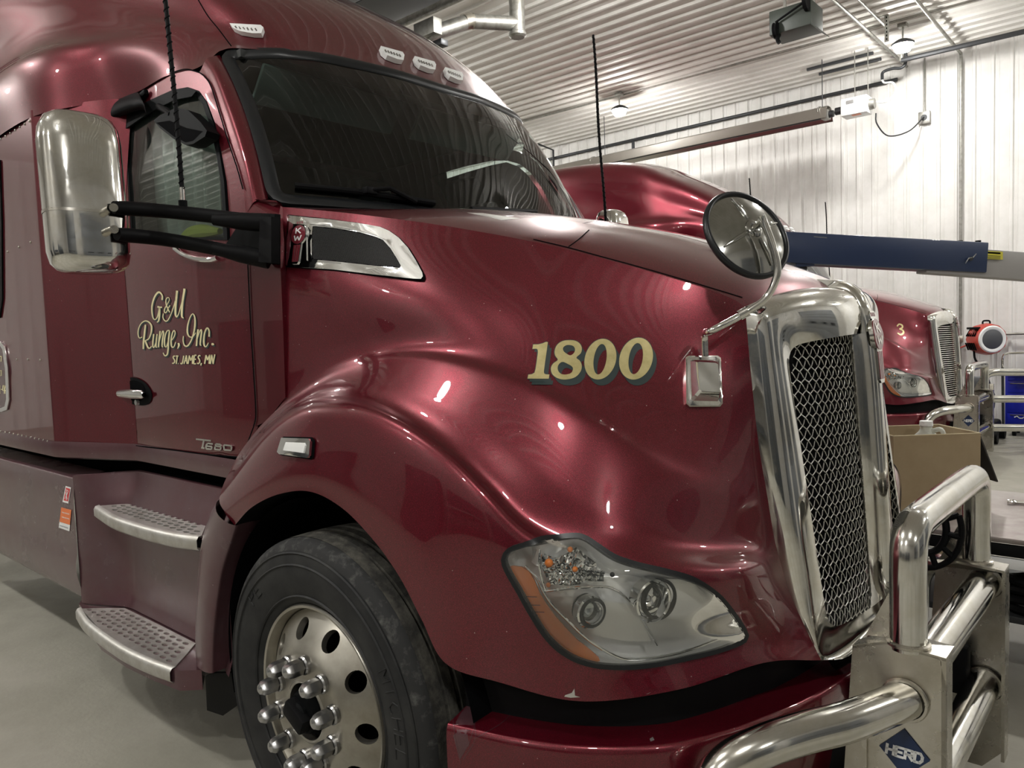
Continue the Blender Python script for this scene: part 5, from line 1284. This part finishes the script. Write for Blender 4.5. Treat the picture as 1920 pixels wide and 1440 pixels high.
obj('duct_hook', xf(box((0, 0, 0), (.24, .10, .06), .004), Matrix.Translation(tuple(c_+np.array([.12, .02, -.13])))), MT['darksteel'], du_)
obj('duct_chain', tube([tuple(c_+np.array([-.05, 0, .1])), tuple(c_+np.array([-.05, 0, 5.15-5.0]))], .012, 6), MT['darksteel'], du_)
tag(du_, 'grey exhaust pipe hanging from the ceiling above the near truck roof', 'duct')
# raised overhead door above the near truck
od = empty('overhead_door', (-6.0, 1.9, 5.18))
md = mat('door_grey', (.07, .075, .08), .5)
for k in range(5):
    obj('door_section', box((0, -1.28+k*.61, .0), (5.4, .60, .045), .006), md, od)
obj('door_edge', box((0, 1.575, 0), (5.4, .035, .09), .004), MT['galv'], od)
for sx in (-2.6, 2.6): obj('door_hanger', box((sx, 1.3, .17), (.03, .03, .30)), MT['galv'], od)
tag(od, 'dark grey overhead door panel raised flat under the ceiling', 'overhead door')
# ------------------------------------------------------------------ wall side clutter behind the second truck
run('air_line', [(-.40, YB-.10, 1.36), (4.0, YB-.10, 1.36)], .020, 'galv', 'thin steel air line along the wall at reel height', 'pipe')
vv = empty('air_valve', (-.50, YB-.09, 1.30)); obj('valve_body', box((0, 0, 0), (.09, .08, .10), .008), MT['plate'], vv); obj('valve_pipe', tube([(0, 0, -.05), (0, 0, -.38)], .022, 10), MT['galv'], vv); obj('valve_handle', box((-.10, 0, .02), (.16, .02, .02)), MT['plate'], vv); obj('valve_arm', tube([(0, 0, -.02), (-.26, -.05, -.02)], .014, 8), MT['plate'], vv)
tag(vv, 'brass-grey air valve where the wall conduit ends beside the hose reel', 'valve')
rl = empty('hose_reel', (-.10, 9.95, 1.30)); mr = mat('reel_red', (.42, .045, .03), .4)
ra = Matrix.Rotation(math.radians(38), 4, 'Z')
def rlx(vf): return xf(vf, ra)
obj('reel_case', rlx(lathe([(.0001, .15), (.17, .15), (.215, .12), (.225, .0), (.215, -.12), (.20, -.15), (.0001, -.15)], 12, 'y')), mr, rl, ang=30)
obj('reel_ring', rlx(lathe([(.13, -.152), (.15, -.165), (.175, -.165), (.19, -.15)], 32, 'y')), MT['white'], rl)
obj('reel_disc', rlx(lathe([(.0001, -.168), (.12, -.168), (.14, -.155)], 32, 'y')), mat('reel_grey', (.06, .062, .07), .5), rl)
for k in range(5):
    for a_k in (2.6, 3.5): obj('reel_slot', rlx(xf(box((0, 0, 0), (.012, .022, .11)), Matrix.Translation((.222*math.cos(a_k), -.10+k*.05, .222*math.sin(a_k)-.02)) @ Matrix.Rotation(-a_k+PI, 4, 'Y'))), MT['dark'], rl)
obj('reel_bracket', box((0, .27, -.11), (.10, .36, .14), .01), MT['darksteel'], rl); obj('reel_handle', rlx(tube(cr([(-.05, 0, .215), (-.04, 0, .255), (.04, 0, .255), (.05, 0, .215)], 12), .012, 8)), MT['black'], rl); obj('reel_guide', rlx(box((-.20, -.05, .16), (.14, .10, .03), .005)), MT['black'], rl)
obj('reel_hose', tube(cr([(-.14, -.05, -.16), (-.12, -.07, -.28), (-.03, -.10, -.40), (.0, -.12, -.46)], 12), .014, 8), MT['black'], rl)
obj('reel_feed', tube(cr([(-.18, 0, -.06), (-.34, .1, -.12), (-.50, .3, -.2)], 10), .012, 8), mr, rl)
tag(rl, 'red hose reel with a dark round face on the back wall', 'hose reel')
tc_ = empty('tool_chest', (.62, 9.75, 0)); mbl = mat('chest_blue', (.012, .02, .36), .35, coat=.5)
obj('chest_body', box((0, 0, .50), (.86, .46, .74), .012), mbl, tc_)
for k, (z, h) in enumerate(((.80, .10), (.66, .14), (.44, .24), (.24, .14))):
    d_ = obj('chest_drawer', box((0, -.236, z), (.80, .014, h), .004), mbl, tc_); obj('drawer_pull', box((0, -.247, z+h*.38), (.74, .012, .012)), MT['lug'], d_)
obj('chest_badge', box((-.17, -.247, .52), (.10, .006, .07), .002), mat('badge_yellow', (.75, .62, .08), .4), tc_)
for k in range(4): obj('chest_print', box((-.38+k*.022, -.246, .545-.0*k), (.014, .004, .014)), MT['white'], tc_)
for k in range(5): obj('chest_print', box((-.38+k*.022, -.246, .515), (.014, .004, .012)), MT['white'], tc_)
obj('chest_script', tube([(-.32+.03*k, -.248, .26+.018*math.sin(k*1.9)) for k in range(11)], .007, 6), MT['white'], tc_)
for sx in (-.33, .33):
    for sy in (-.16, .16): obj('chest_caster', lathe([(.0001, -.02), (.06, -.02), (.06, .02), (.0001, .02)], 16, 'x', (sx, sy, .062)), MT['black'], tc_); obj('caster_fork', box((sx, sy, .115), (.05, .06, .05)), MT['darksteel'], tc_)
tag(tc_, 'blue tool chest on black casters against the back wall', 'tool chest')
# wheeled hand truck above the chest line
ht2 = empty('hand_truck', (.62, 9.25, 0))
obj('cart_wheel', lathe([(.16, -.05), (.25, -.045), (.265, 0), (.25, .045), (.16, .05)], 32, 'x', (.02, .18, 1.18)), MT['black'], ht2, ang=40); obj('wheel_rim', lathe([(.0001, -.03), (.16, -.03), (.16, .03), (.0001, .03)], 32, 'x', (.02, .18, 1.18)), MT['white'], ht2)
obj('cart_frame', tube(cr([(-.42, 0, .92), (-.42, 0, 1.06), (-.38, 0, 1.12), (-.2, 0, 1.13), (.5, 0, 1.13)], 30), .014, 8), MT['chrome'], ht2)
obj('cart_leg', tube([(-.42, .0, .94), (-.42, .1, .0)], .016, 8), MT['darksteel'], ht2); obj('cart_leg', tube([(.5, 0, 1.13), (.5, .1, .0)], .016, 8), MT['darksteel'], ht2); obj('cart_deck', box((.04, .10, .90), (.94, .3, .03), .004), MT['darksteel'], ht2)
tag(ht2, 'dark wheeled cart with a white-rimmed tyre standing before the blue chest', 'cart')
fj = empty('floor_jack', (.02, 8.95, 0))
obj('jack_body', xf(box((0, 0, 0), (.22, .62, .22), .03), Matrix.Translation((0, 0, .62)) @ Matrix.Rotation(-.5, 4, 'X')), MT['darksteel'], fj)
obj('jack_arm', xf(box((0, 0, 0), (.14, .5, .10), .02), Matrix.Translation((.02, -.12, .48)) @ Matrix.Rotation(.6, 4, 'X')), mr, fj)
obj('jack_base', box((0, 0, .16), (.34, .7, .20), .04), MT['black'], fj)
for sy in (-.28, .28): obj('jack_wheel', lathe([(.0001, -.04), (.08, -.04), (.08, .04), (.0001, .04)], 16, 'x', (-.18, sy, .085)), MT['black'], fj); obj('jack_wheel', lathe([(.0001, -.04), (.08, -.04), (.08, .04), (.0001, .04)], 16, 'x', (.18, sy, .085)), MT['black'], fj)
obj('jack_post', box((0, .1, .38), (.12, .2, .36), .02), MT['black'], fj)
tag(fj, 'black and red shop jack beside the second truck guard', 'jack')
# chrome tubes of a spare guard beyond the second truck
sg = empty('spare_guard', (0, 0, 0))
dS = 9.0
def sgp(px, py): return bpd(px, py, dS)
obj('spare_tube', tube(cr([sgp(1843, 716), sgp(1850, 703), sgp(1866, 698), sgp(1890, 698), sgp(1990, 698)], 30), .045, 14), MT['tube'], sg)
for yy in (748, 802): obj('spare_tube', tube([sgp(1852, yy), sgp(1990, yy)], .045, 14), MT['tube'], sg)
q = sgp(1975, 690); obj('spare_post', box((q[0], q[1]+.02, q[2]/2+.02), (.05, .10, q[2]+.04), .006), MT['plate'], sg)
q = sgp(1852, 720); obj('spare_post', box((q[0]+.03, q[1]+.05, q[2]/2), (.05, .05, q[2]), .006), MT['plate'], sg)
tag(sg, 'three polished chrome guard tubes on posts in front of the blue tool chest', 'guard')
# ------------------------------------------------------------------ shop crane with blue boom
CRN = empty('shop_crane', (.16, 2.08, 0))
ro = np.array([.16, 2.08, 0]); mblue = mat('crane_blue', (.016, .032, .085), .38, coat=.3); mgrey = mat('crane_grey', (.34, .33, .32), .45)
A0 = bpd(1395, 462, 4.45); A1 = bpd(1838, 485, 4.6); A2 = bpd(1990, 506, 4.66)
def beam(nm, a, b, w, h, m, par, bev=.006):
    a = Vector(a)-Vector(ro); b = Vector(b)-Vector(ro); d = (b-a); L = d.length; d.normalize(); s = d.cross(Vector((0, 0, 1)) if abs(d.z) < .99 else Vector((0, 1, 0))).normalized(); u = s.cross(d)
    mm = Matrix((( d.x, s.x, u.x, (a.x+b.x)/2), (d.y, s.y, u.y, (a.y+b.y)/2), (d.z, s.z, u.z, (a.z+b.z)/2), (0, 0, 0, 1)))
    return obj(nm, xf(box((0, 0, 0), (L, w, h), bev), mm), m, par)
beam('boom', A0, A1, .13, .180, mblue, CRN); beam('boom_extension', A0+(A2-A0)*.55, A2, .10, .166, mgrey, CRN)
dd = (A1-A0)/np.linalg.norm(A1-A0)
ms = bp(1480, 600, y=2.0); mast = A0+dd*.02
beam('mast', np.array([mast[0], mast[1], .08]), np.array([mast[0], mast[1], mast[2]+.05]), .12, .12, mblue, CRN)
beam('lift_ram', np.array([mast[0]+dd[0]*.12, mast[1]+dd[1]*.12, .75]), bpd(1500, 492, 4.49), .07, .07, MT['darksteel'], CRN)
beam('ram_bracket', bpd(1485, 488, 4.48), bpd(1520, 486, 4.49), .10, .09, mblue, CRN)
for sg_ in (-1, 1):
    e = np.array([mast[0], mast[1], .07]); d2 = np.array([dd[0]+sg_*.12*-dd[1], dd[1]+sg_*.12*dd[0], 0]); d2 /= np.linalg.norm(d2)
    f_ = e+np.array([-dd[1], dd[0], 0])*.22*sg_; g_ = f_+d2*.48; beam('crane_leg', f_, np.array([g_[0], g_[1], .07]), .08, .09, mblue, CRN)
    w_ = np.array([g_[0], g_[1], 0])-ro; obj('crane_caster', lathe([(.0001, -.02), (.045, -.02), (.045, .02), (.0001, .02)], 16, 'x', (w_[0]-dd[0]*.1, w_[1]-dd[1]*.1, .046)), MT['black'], CRN)
beam('crane_cross', np.array([mast[0], mast[1], .08])+np.array([-dd[1], dd[0], 0])*-.3, np.array([mast[0], mast[1], .08])+np.array([-dd[1], dd[0], 0])*.3, .10, .10, mblue, CRN)
for a_c in (-.28, .28): 
    w_ = np.array([mast[0]-dd[1]*a_c, mast[1]+dd[0]*a_c, 0])-ro; obj('crane_caster', lathe([(.0001, -.02), (.04, -.02), (.04, .02), (.0001, .02)], 16, 'x', (w_[0], w_[1], .041)), MT['black'], CRN)
nb = Vector(dd).cross(Vector((0, 0, 1))).normalized()
nb = nb if nb.dot(Vector(CP)-Vector(A1)) > 0 else -nb
def on_boom(px, py, lift=.0665, base=4.6):
    v = Vector(ray(px, py)); o = Vector(CP); p0_ = Vector(A1)+nb*lift; t = (p0_-o).dot(nb)/v.dot(nb); return o+v*t-Vector(ro)
lab = [on_boom(*p, .060) for p in ((1844,470),(1880,472),(1880,487),(1844,485))]
lo_ = obj('caution_label', thick(orient(([tuple(p) for p in lab], [(0,1,2,3)]), Vector(CP)-Vector(ro)), .002), mat('label_yellow', (.62, .56, .06), .5), CRN)
l2 = [on_boom(*p, .063) for p in ((1851,472),(1876,473.5),(1876,476.5),(1851,475))]; obj('label_print', orient(([tuple(p) for p in l2], [(0,1,2,3)]), Vector(CP)-Vector(ro)), MT['dark'], lo_)
for k in range(3):
    l3 = [on_boom(*p, .063) for p in ((1848,478.5+k*2.4),(1876,480+k*2.4),(1876,480.8+k*2.4),(1848,479.3+k*2.4))]; obj('label_print', orient(([tuple(p) for p in l3], [(0,1,2,3)]), Vector(CP)-Vector(ro)), MT['shade'], lo_)
obj('boom_pin', tube([on_boom(1821, 485, .05), on_boom(1821, 485, .085)], .012, 10), MT['darksteel'], CRN); obj('pin_ring', tube([on_boom(1810, 494, .08), on_boom(1816, 484, .085), on_boom(1824, 483, .085), on_boom(1830, 476, .08)], .004, 6), MT['chrome_clean'], CRN)
for px_ in (1800, 1834): obj('boom_stud', tube([on_boom(px_, 455, 0), on_boom(px_, 451, 0)], .016, 8), MT['black'], CRN)
obj('boom_edge', tube([on_boom(1525, 444, .06), on_boom(1550, 446, .06)], .006, 6), MT['chrome_clean'], CRN)
tag(CRN, 'blue shop crane with a long boom and grey extension beside the near truck', 'crane')
# ------------------------------------------------------------------ work cart with a cardboard box in front of the near truck
zt_ = .66
Q = [bp(1700, 990, z=zt_), bp(1868, 953, z=zt_), bp(1935, 948, z=zt_), bp(2060, 1010, z=zt_), bp(1870, 1024, z=zt_)]
cc = (1.41, 1.75); cartw, cartd = 1.58, 1.02
ck = empty('work_cart', (cc[0], cc[1], 0)); ca_ = 0.0
RZ = Matrix.Rotation(ca_, 4, 'Z')
def ckx(vf): return xf(vf, RZ)
mtop = mat('worn_steel_top', (.42, .39, .37), .4, .7, col2=(.30, .25, .24), scale=5)
obj('cart_top', ckx(box((0, 0, zt_-.012), (cartw, cartd, .024), .004)), mtop, ck)
obj('cart_rail', ckx(box((0, -cartd/2+.012, zt_-.055), (cartw, .024, .05), .003)), MT['black'], ck); obj('cart_shelf_lip', ckx(box((0, -cartd/2+.012, zt_-.11), (cartw, .02, .045), .003)), MT['white'], ck)
obj('cart_shelf', ckx(box((0, 0, .30), (cartw*.96, cartd*.92, .03), .004)), MT['darksteel'], ck)
for sx in (-1, 1):
    for sy in (-1, 1):
        obj('cart_leg', ckx(box((sx*(cartw/2-.03), sy*(cartd/2-.03), zt_/2+.04), (.04, .04, zt_-.10), .003)), MT['darksteel'], ck)
        obj('cart_caster', ckx(lathe([(.0001, -.018), (.05, -.018), (.05, .018), (.0001, .018)], 16, 'x', (sx*(cartw/2-.03), sy*(cartd/2-.03), .051))), MT['black'], ck)
tag(ck, 'low steel work cart in front of the near truck carrying a cardboard box', 'cart')
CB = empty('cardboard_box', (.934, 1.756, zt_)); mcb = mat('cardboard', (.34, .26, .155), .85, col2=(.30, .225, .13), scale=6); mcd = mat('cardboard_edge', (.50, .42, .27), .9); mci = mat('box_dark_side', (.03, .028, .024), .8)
rz2 = Matrix.Rotation(math.radians(41), 4, 'Z')
bw_, bd_, bh_ = .42, .36, .37
for c_, s_ in (((0, -bd_/2, bh_/2), (bw_, .006, bh_)), ((0, bd_/2, bh_/2), (bw_, .006, bh_)), ((-bw_/2, 0, bh_/2), (.006, bd_, bh_)), ((bw_/2, 0, bh_/2), (.006, bd_, bh_)), ((0, 0, .004), (bw_, bd_, .006))):
    obj('box_side', xf(box(c_, s_), rz2), mcb, CB)
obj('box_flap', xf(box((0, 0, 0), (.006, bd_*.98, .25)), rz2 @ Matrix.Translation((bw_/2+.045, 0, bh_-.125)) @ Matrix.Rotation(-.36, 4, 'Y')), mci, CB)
obj('box_flap', xf(box((0, 0, 0), (bw_*.98, .006, .05)), rz2 @ Matrix.Translation((0, -bd_/2-.004, .03))), mcb, CB)
for c_, s_ in (((0, -bd_/2, bh_), (bw_+.006, .008, .004)), ((0, bd_/2, bh_), (bw_, .008, .004)), ((-bw_/2, 0, bh_), (.008, bd_, .004)), ((bw_/2, 0, bh_), (.008, bd_, .004))): obj('box_edge', xf(box(c_, s_), rz2), mcd, CB)
tag(CB, 'open brown cardboard box standing on the work cart', 'box')
JG = empty('plastic_jug', (.96, 1.83, zt_+.01)); mjg = mat('jug_plastic', (.72, .74, .66), .4, trans=.3)
obj('jug_body', lathe([(.0001, .0), (.075, .0), (.085, .02), (.085, .26), (.07, .31), (.035, .345), (.028, .36), (.028, .375), (.0001, .375)], 24, 'z'), mjg, JG, ang=40)
obj('jug_handle', tube(cr([(.03, 0, .35), (.07, -.01, .36), (.085, -.01, .32), (.083, 0, .26)], 14), .012, 8), mjg, JG)
obj('jug_cap', lathe([(.0001, .40), (.030, .40), (.032, .375)], 20, 'z'), MT['white'], JG)
tag(JG, 'pale plastic jug sticking out of the cardboard box', 'jug')
hk = empty('hose_coil', (1.62, 1.40, .317))
for k in range(4):
    obj('hose_loop', tube(cr([(.24*math.cos(t)+.0*k, .12*math.sin(t), .025+.035*k+.01*math.sin(3*t+k)) for t in np.linspace(0, 2*PI, 16, endpoint=False)], 40, True).tolist()+[(.24, 0, .025+.035*k+.01*math.sin(k))], .020, 8), MT['black'], hk)
tag(hk, 'coiled black hoses on the lower shelf of the work cart', 'hose')
wr = empty('wrench', (1.42, 1.95, zt_)); obj('wrench_shank', tube([(-.09, 0, .010), (.09, .03, .010)], .009, 8), MT['chrome'], wr); obj('wrench_ring', tube([(.11+.022*math.cos(t), .036+.022*math.sin(t), .010) for t in np.linspace(0, 2*PI, 20)], .008, 6), MT['chrome'], wr); obj('wrench_jaw', tube(cr([(-.12, -.02, .01), (-.10, -.018, .010), (-.09, 0, .01), (-.10, .018, .010), (-.125, .012, .01)], 12), .008, 6), MT['chrome'], wr)
tag(wr, 'chrome wrench lying on the steel top of the work cart', 'wrench')
# ------------------------------------------------------------------ dark props added out of view for the chrome and paint to reflect
mcab = mat('cabinet_grey', (.045, .05, .055), .45, .2)  # unseen cabinets, added to put dark shapes into the reflections
spots = [(-12.6, 'unseen dark cabinet added for reflections, end of the front wall row'), (-9.9, 'unseen dark cabinet added for reflections, second in the front wall row'), (-4.4, 'unseen dark cabinet added for reflections, alone against the front wall'), (1.6, 'unseen dark cabinet added for reflections, paired against the front wall'), (3.7, 'unseen dark cabinet added for reflections, nearer the front wall corner')]
for x, lb in spots:
    c = empty('unseen_cabinet', (x, -9.12, 0))
    obj('cabinet_body', box((0, 0, 1.05), (1.9, .6, 2.1), .01), mcab, c)
    for s in (-.48, .48):
        d_ = obj('cabinet_door', box((s, .31, 1.08), (.93, .02, 1.95), .004), mcab, c); obj('door_pull', box((s-.38*np.sign(s), .33, 1.05), (.03, .03, .22), .004), MT['galv'], d_)
    tag(c, lb, 'cabinet', 'unseen cabinets added for reflections')
bn = empty('unseen_bench', (-1.4, -8.9, 0))  # unseen bench, added as another dark shape to reflect
obj('bench_top', box((0, 0, .92), (3.2, .75, .06), .006), MT['board'], bn); obj('bench_back', box((0, -.34, 1.35), (3.2, .04, .8)), mcab, bn); obj('bench_shelf', box((0, 0, .25), (3.0, .6, .03)), mcab, bn)
for sx in (-1.5, 1.5):
    for sy in (-.3, .3): obj('bench_leg', box((sx, sy, .445), (.08, .08, .89), .004), mcab, bn)
tag(bn, 'unseen long bench with dark pegboard, added for reflections by the front wall', 'bench')

mdoor = mat('added_door_grey', (.10, .105, .11), .5)  # doors added out of view to give the chrome dark reflections
for x_, y_, k in ((XR-.06, -5.6, 0), (XR-.06, 0.2, 1), (XR-.06, 6.4, 2)):
    d = empty('door_%d' % (k+1), (x_, y_, 0)); d['kind'] = 'structure'
    for q in range(7): obj('door_section', box((0, 0, .31+q*.605), (.05, 4.2, .59), .008), mdoor, d)
    for q in (-1.2, 0, 1.2): obj('door_pane', box((-.03, q, 1.55), (.01, .7, .34), .004), MT['satin'], d)
